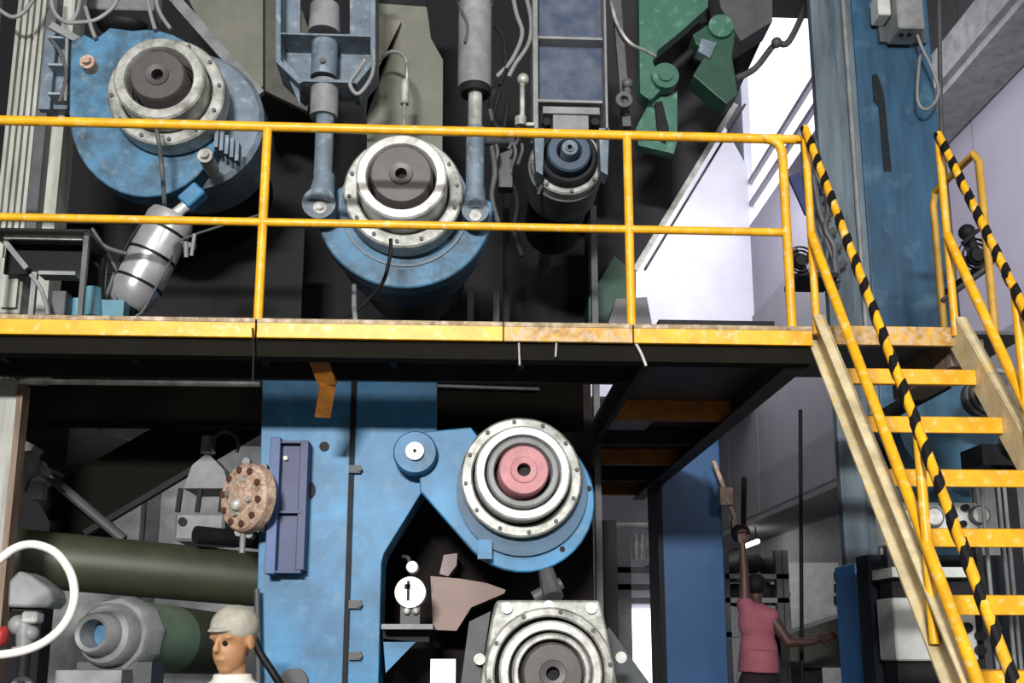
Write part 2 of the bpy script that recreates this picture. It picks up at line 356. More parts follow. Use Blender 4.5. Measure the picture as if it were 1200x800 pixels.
# D: lower with pink shaft
T, c, s = bearing('roller', 'lower right roller with a pink painted shaft end and blue arm', 614, 550, Y, 30,
    [(34, 43, 6.18, 6.42, MID), (30.5, 34, 6.3, 6.42, BLACK), (45, 57, 6.2, 6.5, WHT), (43, 45, 6.3, 6.5, DARK), (57, 61, 6.42, 6.5, DARK)], (60, 71), 6.36, 90, 6.5, 7.55, smat=PINK, nb=12, bore=8)
z0 = c.z
h = []
for k in range(29):
    a = math.radians(-135+k*10); h.append((c.x+.46*math.cos(a)+.02, c.z-.13+.46*math.sin(a)))
tl = P(470, 505, 6.5); bl = P(492, 575, 6.5)
h = [(bl.x, bl.z), ]+h[:27]+[(P(552, 500, 6.5).x, P(552, 500, 6.5).z), (P(490, 506, 6.5).x, P(490, 506, 6.5).z)]
MB().prism(h, 6.5, 6.58).build('arm_plate', BLUE, T, bev=.01)
MB().lathe(c+Vector((0.01, 0, -.07)), [(.3, 6.46), (.42, 6.46), (.42, 6.52), (.3, 6.52)]).build('housing_rim', mat('rim_blue', '#2a5878', .5), T)
MB().lathe(c, [(.12, 6.6), (.38, 6.6), (.38, 7.58), (.12, 7.58)]).build('roll_body', DARK, T)
p = P(568, 644, 6.44); MB().bar(p+Vector((0, 0, -.06)), p+Vector((0, 0, .06)), .09, .08, up=(0, 1, 0)).build('lug', BLUE, T)
b = MB()
for u, v in ((690, 572), (659, 643)):
    p = P(u, v, 6.49); b.cyl(p+Vector((0, .02, 0)), p, .018, n=10)
b.build('plate_bolts', BLACK, T, kind='stuff')
# E: bottom roll in a pale square block
T, c, s = bearing('roller', 'bottom roller end in a pale cast square bearing block', 648, 789, 5.95, 36,
    [(39, 47, 6.02, 6.4, LITE), (36.5, 39, 6.1, 6.4, BLACK), (47, 50, 6.15, 6.4, DARK), (50, 62, 6.08, 6.4, WHT), (62, 68, 6.25, 6.4, DARK)], (67, 76), 6.16, 90, 6.3, 7.55, nb=10, bore=8)
pe = [P(u, v, 6.3) for u, v in ((582, 703), (702, 703), (708, 722), (735, 860), (720, 900), (560, 900), (552, 860), (576, 725))]
MB().prism([(p.x, p.z) for p in pe], 6.3, 6.6).build('bearing_block', LITE, T, bev=.015)
b = MB()
for u, v in ((594, 712), (643, 710), (693, 712), (728, 770), (562, 772)):
    p = P(u, v, 6.27); b.cyl(p+Vector((0, .05, 0)), p, .035, n=12)
b.build('lugs', WHT, T, kind='stuff')
MB().lathe(c, [(.12, 6.6), (.38, 6.6), (.38, 7.58), (.12, 7.58)]).build('roll_body', DARK, T)
MB().pprism([(550, 728), (575, 716), (562, 800), (545, 860), (532, 860)], 6.35, .6).build('guard_plate', DKG, T)

# pivot
c = P(486, 528, 6.36)
T = thing('pivot_pin', 'round blue pivot boss with a bright pin joining frame and roller arm', 'pivot', (c.x, 6.6, c.z-.13))
MB().lathe((c.x, 0, c.z), [(.03, 6.4), (.13, 6.4), (.14, 6.42), (.14, 6.5), (.03, 6.5)], n=32).build('boss', BLUE, T)
MB().cyl((c.x, 6.41, c.z), (c.x, 6.36, c.z), .056, n=24).build('pin', WHT, T)
MB().cyl((c.x, 6.361, c.z), (c.x, 6.35, c.z), .012, n=10).build('pin_centre', DARK, T)
# ------------------------------------------------------------------ blue machine frame (lower)
YM = 6.6
T = thing('machine_side_frame', 'large bright blue steel side frame below the walkway', 'machine frame', (P(400, 800, YM).x, YM+.2, 0))
bot = P(447, 800, YM).x; 
pp = [P(u, v, YM) for u, v in ((308, 420), (512, 420), (512, 548), (450, 648), (447, 660))]
outline = [(p.x, p.z) for p in pp]+[(pp[-1].x, 0), (P(305, 800, YM).x, 0)]
xs = P(411, 600, YM).x
# two plates either side of the vertical seam
lp = [(P(308, 420, YM).x, P(308, 420, YM).z), (xs-.012, P(308, 420, YM).z), (xs-.012, 0), (P(305, 800, YM).x, 0)]
MB().prism(lp, YM, YM+.4).build('frame_plate', BLUE, T, smooth=False, bev=.006)
rp_ = [(xs+.012, P(308, 420, YM).z)]+[(p.x, p.z) for p in pp[1:]]+[(pp[-1].x, 0), (xs+.012, 0)]
MB().prism(rp_, YM, YM+.4).build('frame_plate', BLUE, T, smooth=False, bev=.006)
MB().span((xs-.02, YM-.015, 0), (xs+.012, YM+.3, P(308, 440, YM).z)).build('seam_pipe', DARK, T)
b = MB()
for v in (550, 708, 768):
    p = P(416, v, YM-.02); b.box(p, (.075, .05, .05)); b.cyl(p+Vector((.03, 0, 0)), p+Vector((.03, -.04, 0)), .018, n=8)
b.build('pipe_clips', DKG, T, kind='stuff')
p = P(380, 523, YM-.005); MB().cyl(p+Vector((0, .02, 0)), p-Vector((0, .004, 0)), .032, n=20).build('hole', BLACK, T)
p = P(357, 574, YM-.005); MB().cyl(p+Vector((0, .02, 0)), p-Vector((0, .01, 0)), .07, n=24).cyl(p, p-Vector((0, .02, 0)), .03, n=12).build('socket', DARK, T)
p = P(345, 800, YM); MB().cyl(p+Vector((0, .02, 0)), p-Vector((0, .05, 0)), .09, n=24).build('boss', DKG, T)
# gusset and little shelf on the frame's right edge
MB().pprism([(449, 748), (487, 752), (452, 788)], YM+.1, .03).build('gusset', BLUE, T)
MB().span(P(447, 731, YM-.1), P(507, 737, YM-.1)+Vector((0, .45, 0))).build('shelf_plate', MID, T)
MB().span(P(449, 738, YM+.1), P(503, 752, YM+.1)+Vector((0, .02, 0))).build('shelf_web', DARK, T)
# navy bracket
T = thing('navy_bracket', 'navy blue ribbed channel bracket bolted to the blue frame', 'bracket', P(335, 670, 6.5))
yb0 = 6.42
MB().span(P(317, 512, yb0), P(322, 672, yb0)+Vector((0, .18, 0))).build('side_plate', mat('bracket_edge', '#3f5a90', .5), T, smooth=False, bev=.004)
MB().span(P(352, 516, yb0+.03), P(356, 668, yb0+.03)+Vector((0, .15, 0))).build('side_plate', NAVY, T, smooth=False, bev=.004)
MB().span(P(322, 516, 6.5), P(352, 668, 6.5)+Vector((0, .09, 0))).build('back_plate', NAVY, T, smooth=False)
for v in (516, 598, 668):
    MB().span(P(322, v, yb0+.02), P(352, v+3, yb0+.02)+Vector((0, .15, 0))).build('rib', NAVY, T, smooth=False)
p = P(335, 537, 6.49); MB().cyl(p+Vector((0, .02, 0)), p-Vector((0, .02, 0)), .015, n=8).build('bolt', LITE, T)

# dial valve on the little shelf
c = P(481, 694, 6.5)
T = thing('regulator_valve', 'round white dial valve standing on the small shelf beside the blue frame', 'valve', P(481, 730, 6.55))
MB().lathe((c.x, 0, c.z), [(.0, 6.46), (.095, 6.46), (.1, 6.48), (.1, 6.56), (.0, 6.56)], n=28, close=False).build('dial', WHT, T)
MB().span((c.x-.02, 6.445, c.z-.05), (c.x-.004, 6.462, c.z+.07)).span((c.x-.035, 6.445, c.z+.02), (c.x+.0, 6.462, c.z+.05)).build('pointer', BLACK, T)
MB().lathe((c.x+.01, 0, P(484, 664, 6.45).z), [(.0, 6.44), (.034, 6.44), (.04, 6.46), (.04, 6.56), (.0, 6.56)], n=20, close=False).build('knob', WHT, T)
MB().span((c.x-.06, 6.5, P(481, 731, 6.5).z), (c.x+.06, 6.62, c.z-.04)).build('base', DKG, T)
b = MB()
for dx in (-.02, .035): b.sph((c.x+dx, 6.47, c.z-.115), .022, n=8)
b.build('fittings', WHT, T, kind='stuff')
MB().tube([(c.x, 6.55, c.z+.12), (c.x-.02, 6.6, c.z+.22), (c.x-.06, 6.7, c.z+.24)], .012).build('hose', DKG, T)
# brown rubber sheet passing between rolls (curved sheet)
b = MB(); n = 10
for i in range(n):
    pass
row = []
topz = [P(u, v, 7.1) for u, v in ((505, 676), (540, 679), (570, 684), (592, 692))]
low = [P(u, v, 7.1) for u, v in ((508, 738), (535, 739), (552, 712), (590, 696))]
a = topz+low[::-1]
b.prism([(p.x, p.z) for p in a], 7.0, 7.58)
solo(b, 'rubber_sheet', BROWN, 'brown rubber sheet passing between the lower rollers', 'sheet')
solo(MB().pprism([(520, 650), (536, 648), (535, 662), (525, 675), (515, 672)], 7.2, .38), 'pale_sheet_fold', mat('pale_pink_sheet', '#a08f8f', .6), 'pale folded strip in the dark gap left of the pink-ended roller', 'sheet')
# link from disc D down to block E
solo(MB().cyl(P(648, 700, 6.45), P(640, 668, 6.55), .07, .05, n=10).cyl(P(625, 700, 6.5), P(658, 683, 6.5), .04), 'bracket', DKG, 'small greasy bracket on top of the pale bearing block', 'bracket')

# ------------------------------------------------------------------ dark machine body behind
x0 = P(-40, 400, 9.3).x; x1 = P(690, 400, 9.3).x
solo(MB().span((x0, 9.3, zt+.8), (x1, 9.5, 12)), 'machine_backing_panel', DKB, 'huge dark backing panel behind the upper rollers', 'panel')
def notched(Y, u0, u1, v0, th):
    pp = [P(u0, v0, Y), P(u1, v0, Y)]; n0, n1 = P(504, 772, Y), P(534, 772, Y)
    return MB().prism([(pp[0].x, 0), (pp[0].x, pp[0].z), (pp[1].x, pp[1].z), (pp[1].x, 0), (n1.x, 0), (n1.x, n1.z), (n0.x, n0.z), (n0.x, 0)], Y, Y+th)
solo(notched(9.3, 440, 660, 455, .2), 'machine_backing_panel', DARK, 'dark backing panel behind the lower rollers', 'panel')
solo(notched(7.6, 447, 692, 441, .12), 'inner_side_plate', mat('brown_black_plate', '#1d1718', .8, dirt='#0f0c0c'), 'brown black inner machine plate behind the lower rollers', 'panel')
solo(MB().span(P(512, 441, 6.72), P(684, 503, 6.72)+Vector((0, .1, 0))), 'shade_plate', DKSHADE, 'near-black plate standing for the shade above the pink-ended roller', 'panel')  # added plate, its near-black colour stands in for shade over the roller
solo(MB().cyl(P(508, 452, 6.7), P(632, 456, 6.7), .012).cyl(P(508, 452, 6.7), P(500, 468, 6.7), .012), 'bent_rod', MID, 'pale bent rod along the near-black shade plate', 'rod')
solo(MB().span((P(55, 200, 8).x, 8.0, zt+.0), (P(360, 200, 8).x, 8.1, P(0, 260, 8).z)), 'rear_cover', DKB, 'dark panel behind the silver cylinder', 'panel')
T = thing('sloping_guard', 'large dark sloping guard with white edge right of the upper rollers', 'guard', P(700, 400, 8.8))
MB().pprism([(690, -60), (905, -60), (905, 20), (860, 118), (745, 312), (745, 402), (690, 402)], 8.8, .35).build('guard_plate', mat('guard_dark', '#37353a', .7, dirt='#242226', amt=.5, scale=2), T, smooth=False)
MB().pprism([(690, 402), (690, 350), (720, 300), (745, 320), (715, 402)], 8.6, .12).build('guard_foot', GRND, T, smooth=False)
a = P(862, 122, 8.78); b_ = P(744, 316, 8.78)
MB().bar(a, b_, .05, .02, up=(0, 1, 0)).build('edge_strip', WHT, T)
MB().cyl(a+Vector((.09, 0, 0)), b_+Vector((.09, 0, 0)), .012, n=8).build('edge_cable', DKG, T)
MB().pprism([(722, 350), (758, 348), (768, 400), (706, 400)], 8.3, .5).build('foot_plate', WALLM, T)
for u, v0, v1, m_, lab in ((548, 340, 385, DKG, 'short grey upright strut just right of the middle roller'), (578, 340, 385, DKG, 'second short grey strut right of the middle roller'), (466, 362, 385, DKG, 'grey strut directly below the middle roller'), (590, 200, 390, DARK, 'tall dark strut between middle and right upper rollers'), (692, 240, 392, DKG, 'tall thin grey strut right of the dark roller')):
    solo(MB().span((P(u, v0, 7.9).x, 7.9, 0), (P(u, v0, 7.9).x+.05, 7.98, P(u, v0, 7.9).z)), 'strut', m_, lab, 'strut', group='struts behind the walkway')


# lower left: band, beams, roll
solo(MB().span(P(22, 443, 6.9), P(312, 500, 6.9)+Vector((0, .1, 0))), 'top_beam', DKSHADE, 'wide dark beam directly under the walkway at lower left', 'beam', smooth=False)
solo(MB().cyl(P(24, 447, 6.5), P(304, 450, 6.5), .018, n=10), 'pale_bar', WHT, 'thin pale bar under the left part of the walkway', 'bar')
solo(MB().bar(P(60, 610, 7.4), P(330, 455, 7.4), .42, .1, up=(0, 1, 0)), 'diagonal_beam', DKSHADE, 'broad dark beam rising diagonally to the right at lower left', 'beam', smooth=False)
solo(MB().bar(P(100, 625, 7.25), P(235, 545, 7.25), .04, .06, up=(0, 1, 0)), 'beam_edge', DARK, 'dark narrow edge bar along the underside of the diagonal beam', 'bar', smooth=False)
solo(MB().cyl(P(46, 548, 7.1), P(145, 632, 7.1), .035, n=10), 'brace_bar', DKG, 'grey brace bar sloping down right at lower left', 'bar')
solo(MB().span((P(18, 600, 7.6).x, 7.6, 0), (P(60, 600, 7.6).x, 7.8, P(0, 430, 7.6).z)), 'upright', DKB, 'dark upright beside the rusty pale column', 'post', smooth=False)
solo(MB().pprism([(36, 500), (100, 498), (130, 510), (165, 520), (60, 570), (40, 560)], 8.0, .1), 'cover_sheet', mat('cover_sheet', '#4a4b48', .7), 'dark grey cover sheet above the sloping brace bar', 'sheet')
solo(MB().pprism([(20, 560), (60, 575), (120, 600), (150, 640), (20, 640)], 7.9, .1), 'cover_sheet', mat('lilac_sheet', '#45454e', .7), 'lilac grey cover sheet above the dark green idler roll', 'sheet')
T = thing('joint_assembly', 'greasy grey joint with torn pale tab beside the rusty column', 'joint', P(32, 590, 6.8))
b = MB(); p = P(32, 545, 6.7); b.sph(p, .08, (1, 1, 1.2)); b.cyl(p, P(46, 525, 6.7), .035); b.cyl(p, P(22, 575, 6.7), .05); b.box(P(45, 575, 6.7), (.08, .08, .12))
b.span(P(17, 540, 6.7), P(40, 545, 6.7)+Vector((0, .5, 0)))
b.build('joint', MID, T)
MB().pprism([(20, 512), (42, 522), (26, 540), (18, 535)], 6.8, .06).build('torn_tab', mat('pale_tab', '#8f8688', .6), T)
MB().pprism([(44, 540), (50, 540), (58, 556), (62, 560), (46, 556)], 6.75, .05).build('clip', LITE, T)
# grey backdrop panels
T = thing('equipment_cabinet', 'large grey equipment cabinet far behind the lower left beams', 'cabinet', (P(200, 600, 10.5).x, 10.5, 0))
MB().span((P(-20, 600, 10.5).x, 10.5, 0), (P(165, 600, 10.5).x, 11.5, P(0, 520, 10.5).z)).build('cabinet_panel', MID, T, smooth=False)
MB().span((P(168, 600, 10.5).x, 10.6, 0), (P(185, 600, 10.5).x, 11.5, P(0, 520, 10.5).z)).build('cabinet_gap', DKG, T, smooth=False)
MB().span((P(188, 600, 10.5).x, 10.5, 0), (P(455, 600, 10.5).x, 11.5, P(0, 520, 10.5).z)).build('cabinet_panel', MID, T, smooth=False)
# box and pump behind tan flange
T = thing('pump_unit', 'grey pump unit with sloping hood behind the rusty flange wheel', 'pump', P(240, 640, 7.3))
MB().pprism([(215, 572), (225, 545), (243, 530), (262, 550), (270, 572)], 7.2, .4).build('hood', MID, T)
MB().span(P(205, 600, 7.15), P(262, 634, 7.15)+Vector((0, .5, 0)), bev=.02).build('pump_body', MID, T)
for u in (212, 235, 262): MB().bar(P(u, 572, 7.2), P(u-4, 600, 7.2), .03, .03).build('support', DARK, T)
p = P(214, 611, 7.14); MB().cyl(p, p-Vector((0, .01, 0)), .03, n=16).build('port', BLACK, T)
MB().cyl(P(245, 512, 7.2), P(243, 532, 7.2), .05, n=14).build('neck', MID, T)
b = MB(); ring = []
p = P(264, 522, 7.1)
for k in range(14):
    a = -.5+k*.33; ring.append(p+Vector((.09*math.cos(a), 0, .1*math.sin(a))))
b.tube(ring, .014); b.build('hose_loop', DKG, T)
MB().cyl(P(230, 626, 7.0), P(310, 634, 7.4), .06, n=14).build('motor', DARK, T)
# tan flange wheel
c = P(277, 581, 6.3); ax = Vector((.64, .77, 0)).normalized()
T = thing('pipe_flange', 'rusty tan round pipe flange with dark bolts left of the navy bracket', 'flange', (c.x, 6.4, c.z-.22))
def axbolts(R, n, rad, t0, t1, ph):
    e1 = ax.orthogonal().normalized(); e2 = ax.cross(e1); b = MB()
    for k in range(n):
        q = c+(e1*math.cos(ph+2*math.pi*k/n)+e2*math.sin(ph+2*math.pi*k/n))*R; b.cyl(q+ax*t0, q+ax*t1, rad, n=6)
    return b
MB().lathe(c, [(0, 0), (.08, 0), (.095, .03), (.2, .04), (.215, .06), (.215, .13), (0, .13)], n=40, ax=ax, close=False).build('disc', TAN, T)
axbolts(.17, 10, .021, .02, .05, .2).build('bolts', mat('brown_bolt', '#5c3a30', .6), T, kind='stuff')
b = axbolts(.105, 4, .018, .0, .04, .9); b.sph(c-ax*.0+Vector((0, 0, -.05)), .04, (1, .6, 1), n=8); b.build('inner_bolts', LITE, T, kind='stuff')
MB().cyl(c+ax*.13, c+ax*.13+Vector((0, .75, 0)), .09, n=20).build('pipe', DKG, T)
b = MB()
for u, v in ((289, 541), (309, 547), (306, 618), (280, 624), (292, 626)):
    p = P(u, v, 6.42); b.cyl(p+Vector((0, .08, 0)), p-Vector((0, .02, 0)), .025, n=8)
b.build('fittings', MID, T, kind='stuff')
MB().cyl((c.x+.03, 6.4, c.z-.15), (c.x+.03, 6.4, c.z-.34), .018).build('drain_stub', MID, T)

# dark green horizontal roll
a = P(10, 652, 6.9); b_ = P(306, 679, 7.35)
d = (b_-a).normalized(); a = a-d*.6; b_ = b_+d*.02
T = thing('idler_roll', 'long dark green idler roll crossing the lower left corner', 'roller', (a+b_)/2-Vector((0, 0, .19)))
MB().cyl(a, b_, .19, n=40).build('roll', ROLLG, T)
MB().cyl(b_, b_+d*.08, .05).build('journal', DARK, T)
# lower left bearing and roll
a = P(108, 742, 5.6); b_ = P(235, 752, 6.75); d = (b_-a).normalized()
T = thing('lower_roll', 'grey green roll in a cast bearing at the bottom left', 'roller', P(120, 800, 5.9))
MB().lathe(a, [(.0, .14), (.075, .14), (.075, 0), (.095, -.01), (.11, .01), (.12, .09), (.15, .1), (.17, .13), (.17, .2), (.0, .2)], ax=d, close=False).build('bearing_nose', MID, T)
MB().lathe(a, [(0, .13), (.07, .13), (.07, .125), (0, .125)], ax=d, close=False, n=24).build('shaft_end', BLUEU, T)
MB().lathe(a, [(.05, .2), (.2, .2), (.215, .23), (.215, .36), (.2, .38), (.05, .38)], ax=d, n=10).build('bearing_block', MID, T)
MB().lathe(a, [(.05, .38), (.2, .38), (.2, .8), (.05, .8)], ax=d).build('roll', ROLLH, T)
MB().lathe(a, [(.05, .8), (.2, .8), (.2, 1.35), (.05, 1.35)], ax=d).build('roll', ROLLG, T)
q = a+d*.3; MB().span((q.x-.2, q.y-.12, 0), (q.x+.2, q.y+.12, q.z-.14)).build('pedestal', DKG, T)
MB().span((q.x-.24, q.y-.3, q.z-.26), (q.x+.1, q.y-.05, q.z-.18)).build('foot', MID, T)
# white hose
hp = [P(-30, 680, 4.6), P(0, 655, 4.6), P(20, 641, 4.6), P(42, 638, 4.6), P(66, 648, 4.6), P(83, 672, 4.6), P(87, 700, 4.6), P(78, 727, 4.6), P(58, 748, 4.6), P(32, 761, 4.6), P(0, 767, 4.6), P(-30, 768, 4.6)]
solo(MB().tube(hp, .019, 12), 'hose_loop', WHOSE, 'thick white hose bent in a loop at the lower left edge', 'hose')
# lever box and valve inside the loop
c = P(30, 690, 5.3)
T = thing('control_valve', 'grey valve with pointed cover inside the white hose loop', 'valve', P(30, 765, 5.3))
MB().pprism([(8, 711), (10, 680), (22, 668), (36, 674), (58, 690), (62, 703), (55, 712)], 5.2, .2).build('cover', MID, T, bev=.015)
MB().span(P(14, 712, 5.25), P(50, 716, 5.25)+Vector((0, .1, 0))).build('neck', DARK, T)
MB().span(P(25, 716, 5.2), P(42, 730, 5.2)+Vector((0, .1, 0)), bev=.01).build('fitting', WHT, T)
MB().sph(P(22, 732, 5.25), .05, n=10).sph(P(36, 742, 5.25), .04, n=10).cyl(P(29, 730, 5.25), P(29, 757, 5.25), .04).build('body', MID, T)
MB().cyl(P(29, 757, 5.25), P(29, 762, 5.25), .06, .06).build('flange', LITE, T)
MB().cyl(P(29, 762, 5.25), Vector((P(29, 762, 5.25).x, 5.25, 0)), .03).build('standpipe', DARK, T)
MB().sph(P(4, 745, 5.2), .05, (.5, 1, 1), n=10).build('red_cap', mat('red_cap', '#a83030', .5), T)
solo(MB().lathe(P(26, 800, 5.0)+Vector((0, 0, -.02)), [(.03, -.01), (.05, -.01), (.05, .01), (.03, .01)], n=20).span(P(10, 800, 5.0)+Vector((0,0,-.06)), P(70, 806, 5.0)+Vector((.0, .2, -.02))), 'lifting_eye', MID, 'grey lifting eye on a flat bar at the bottom left edge', 'lifting eye')
# slim pipes around the worker
solo(MB().cyl(P(301, 690, 6.5), P(303, 810, 6.5), .018), 'vertical_pipe', DKG, 'thin grey pipe running down the left edge of the blue frame', 'pipe')
solo(MB().tube([P(297, 745, 5.9), P(305, 765, 5.9), P(318, 785, 5.9), P(335, 812, 5.9)], .022), 'black_hose', BLACK, 'black hose curving across the bottom of the blue frame', 'hose')

# left column
T = thing('support_column', 'rusty pale support column at the left edge under the walkway', 'column', (P(2, 700, 6.2).x, 6.2, 0))
xx0 = P(-25, 600, 6.1).x; xx1 = P(8, 600, 6.1).x
MB().span((xx0, 6.1, 0), (xx1, 6.16, zt-.21)).build('web', PALEC, T, smooth=False)
MB().span((xx1, 6.08, 0), (xx1+.035, 6.18, zt-.21)).build('flange', RUST, T, smooth=False)
# upper-left ribbed frame
T = thing('ribbed_cover', 'tall pale ribbed cover panel at the upper left edge', 'machine cover', (P(20, 370, 6.8).x, 6.8, zt))
xx0 = P(-20, 370, 6.7).x; xx1 = P(50, 370, 6.7).x
z1 = P(20, -80, 6.7).z
MB().span((xx0, 6.75, zt-.01), (xx1, 6.95, z1)).build('back_panel', PALEC, T, smooth=False)
for k, u in enumerate((2, 10, 17, 25, 32, 39)):
    x = P(u, 200, 6.7).x; MB().span((x-.012, 6.71, zt-.01), (x+.012, 6.75, z1)).build('rib', PALEC, T, smooth=False)
MB().span((P(40, 200, 6.7).x, 6.65, zt-.01), (P(52, 200, 6.7).x, 6.75, z1)).build('edge_post', DKG, T, smooth=False)
T2 = thing('side_bracket', 'blue grey ribbed bracket between ribbed cover and upper left roller', 'bracket', P(68, 130, 6.6))
MB().span(P(54, 35, 6.6), P(58, 128, 6.6)+Vector((0, .2, 0))).build('back_plate', BLUEG, T2, smooth=False)
MB().span(P(58, 38, 6.66), P(80, 128, 6.66)+Vector((0, .1, 0))).build('web', BLUEG, T2, smooth=False)
for v in (42, 74, 108): MB().span(P(56, v, 6.52), P(80, v+3, 6.52)+Vector((0, .2, 0))).build('rib', mat('rib_pale', '#8fa1ae', .5), T2, smooth=False)
MB().bar(P(60, 30, 6.5), P(100, 52, 6.5), .03, .05).bar(P(80, 45, 6.52), P(78, 120, 6.52), .02, .05, up=(0, 1, 0)).build('strap', MID, T2)

# table / stand on the walkway at left
T = thing('metal_stand', 'dark metal stand on the walkway behind the railing at far left', 'stand', P(50, 372, 5.75))
yt = 5.6
MB().span(P(-15, 266, yt), P(104, 272, yt)+Vector((0, .35, 0))).build('top_frame', DKG, T, smooth=False, bev=.004)
MB().span(P(5, 273, yt+.05), P(96, 281, yt+.05)+Vector((0, .02, 0))).build('pale_slat', WHT, T, smooth=False)
MB().span(P(8, 281, yt+.2), P(96, 322, yt+.2)+Vector((0, .02, 0))).build('back_sheet', BLACK, T, smooth=False)
for u in (-8, 99):
    for dy in (0, .32):
        x = P(u, 300, yt).x; MB().span((x-.014, yt+dy, zt-.012), (x+.014, yt+dy+.03, P(u, 270, yt).z)).build('leg', DKG, T, smooth=False)
x = P(29, 340, yt).x; MB().span((x-.014, yt+.1, zt-.012), (x+.014, yt+.13, P(u, 312, yt).z)).build('leg', MID, T, smooth=False)
MB().bar(P(2, 278, yt+.1), P(32, 315, yt+.1), .03, .03).build('brace', MID, T)
MB().span(P(45, 317, yt+.1), P(88, 322, yt+.1)+Vector((0, .1, 0))).build('shelf_bar', MID, T)
MB().span(P(61, 340, yt+.15), P(75, 370, yt+.15)+Vector((0, .1, 0)), bev=.005).build('small_box', DKG, T)
MB().tube([P(36, 322, yt+.05), P(46, 335, yt+.05), P(54, 355, yt+.05), P(56, 369, yt+.05)], .012).build('hose', MID, T)
solo(MB().span(P(0, 300, 5.9), P(22, 368, 5.9)+Vector((0, .15, 0)), bev=.01).span(P(5, 310, 5.87), P(9, 360, 5.87)+Vector((0, .03, 0))).span(P(14, 310, 5.87), P(18, 360, 5.87)+Vector((0, .03, 0))), 'junction_box', PALEC, 'pale ribbed box standing under the dark metal stand', 'box')
solo(MB().cyl(P(108, 372, 5.85), P(108, 338, 5.85), .06, .05).cyl(P(92, 372, 5.9), P(92, 352, 5.9), .05).box(P(132, 362, 5.9)+Vector((0,0,-.01)), (.16, .1, .1)), 'oil_can', mat('teal_can', '#4c7f92', .5), 'small teal container on the walkway beside the stand leg', 'can')
# cables cluster
for i, pts_ in enumerate((
    [(104, 275), (125, 290), (150, 298)], [(103, 285), (115, 312), (135, 322)], [(108, 268), (128, 300), (140, 330), (128, 368)],
    [(136, 318), (150, 285), (165, 262)], [(112, 370), (125, 345), (134, 320)])):
    solo(MB().tube([P(u, v, 5.95) for u, v in pts_], .011 if i else .015), 'cable', (DKG, BLACK)[i % 2], ('upper thick hose reaching from the stand to the silver cylinder', 'black hose from the middle of the stand leg to the cylinder', 'hose curving down from the stand top to the walkway', 'black hose lying along the upper left side of the silver cylinder', 'short hose rising from the walkway to the cylinder')[i], 'hose', group='hoses beside the silver cylinder')

# silver hydraulic cylinder
a = P(150, 356, 6.05); b_ = P(204, 250, 6.05); d = (b_-a).normalized()
T = thing('hydraulic_cylinder', 'tilted silver hydraulic cylinder under the upper left roller', 'hydraulic cylinder', a-d*.05)
MB().lathe(a, [(0, -.02), (.09, -.02), (.115, 0), (.145, .1), (.145, .58), (.13, .62), (.06, .64), (0, .64)], ax=d, close=False).build('barrel', SILV, T)
L0 = (b_-a).length
MB().cyl(a+d*.62, P(222, 238, 6.05), .035).build('rod', WHT, T)
MB().bar(P(216, 240, 6.05), P(236, 222, 6.05), .1, .1, bev=.01).build('clevis', BLUE, T)
MB().cyl(a-d*.0, a-d*.09, .07).build('end_cap', DARK, T)
for t in (.14, .33, .5):
    q = a+d*t; MB().lathe(q, [(.143, -.008), (.152, -.008), (.152, .008), (.143, .008)], ax=d, n=36).build('band', BLACK if t > .1 else DKG, T)
q = a+d*.42+Vector((.13, -.02, 0)); MB().cyl(q, q+Vector((.1, 0, -.02)), .02).cyl(q+Vector((.1, -.03, .05)), q+Vector((.08, 0, -.08)), .012).cyl(q+Vector((.05, -.03, .0)), q+Vector((.05, 0, -.09)), .014).build('port_fitting', MID, T)
solo(MB().tube([P(148, 378, 6.0), P(160, 370, 6.0), P(170, 360, 6.0), P(200, 305, 5.95), P(215, 280, 5.98), P(310, 250, 6.2)], .008), 'thin_cable', DKG, 'thin grey cable from the silver cylinder rising to the right', 'cable')
solo(MB().tube([P(180, 140, 6.1), P(186, 165, 6.1), P(190, 200, 6.2), P(193, 240, 6.1)], .014), 'grease_line', DKG, 'grey grease line hanging from the upper left roller flange', 'cable')
solo(MB().tube([P(458, 280, 6.1), P(457, 300, 6.1), P(449, 330, 6.15), P(432, 350, 6.2), P(418, 364, 6.2), P(400, 372, 6.2), P(388, 380, 6.2)], .012), 'grease_line', BLACK, 'black grease line hanging from the upper middle roller flange', 'cable')
solo(MB().tube([P(415, 335, 6.52), P(415, 360, 6.2), P(416, 370, 6.1), P(417, 385, 6.1)], .016), 'hose_end', MID, 'short grey hose end below the upper middle roller', 'hose')

# ------------------------------------------------------------------ upper machinery
def pv(u, v, Y): return P(u, v, Y)
# left bracket with rod
T = thing('cylinder_bracket', 'blue grey channel bracket with vertical rod above the middle roller', 'bracket', P(378, 250, 6.4))
yb = 6.35
for pp in ([(323, -60), (329, -60), (329, 70), (356, 95), (350, 98), (323, 72)], [(440, -60), (434, -60), (434, 70), (412, 95), (418, 98), (440, 72)]):
    MB().pprism(pp, yb, .3).build('cheek', BLUEG, T, smooth=False, bev=.004)
MB().pprism([(329, -60), (352, -60), (352, 40), (410, 40), (410, -60), (434, -60), (434, 70), (412, 95), (356, 95), (329, 70)], yb+.22, .05).build('back_plate', BLUEG, T, smooth=False)
MB().span(P(329, 38, yb), P(434, 43, yb)+Vector((0, .25, 0))).build('shelf_plate', BLUEG, T, smooth=False)
MB().span(P(350, 92, yb), P(418, 97, yb)+Vector((0, .25, 0))).build('shelf_plate', BLUEG, T, smooth=False)
yc = yb+.1
cx = P(381, 60, yc)
def vc(u, v0, v1, r, m_, name, par, Y=yc, n=24, r2=None):
    a = P(u, v0, Y); q = P(u, v1, Y); q.x = a.x; return MB().cyl(a, q, r, r2, n).build(name, m_, par)
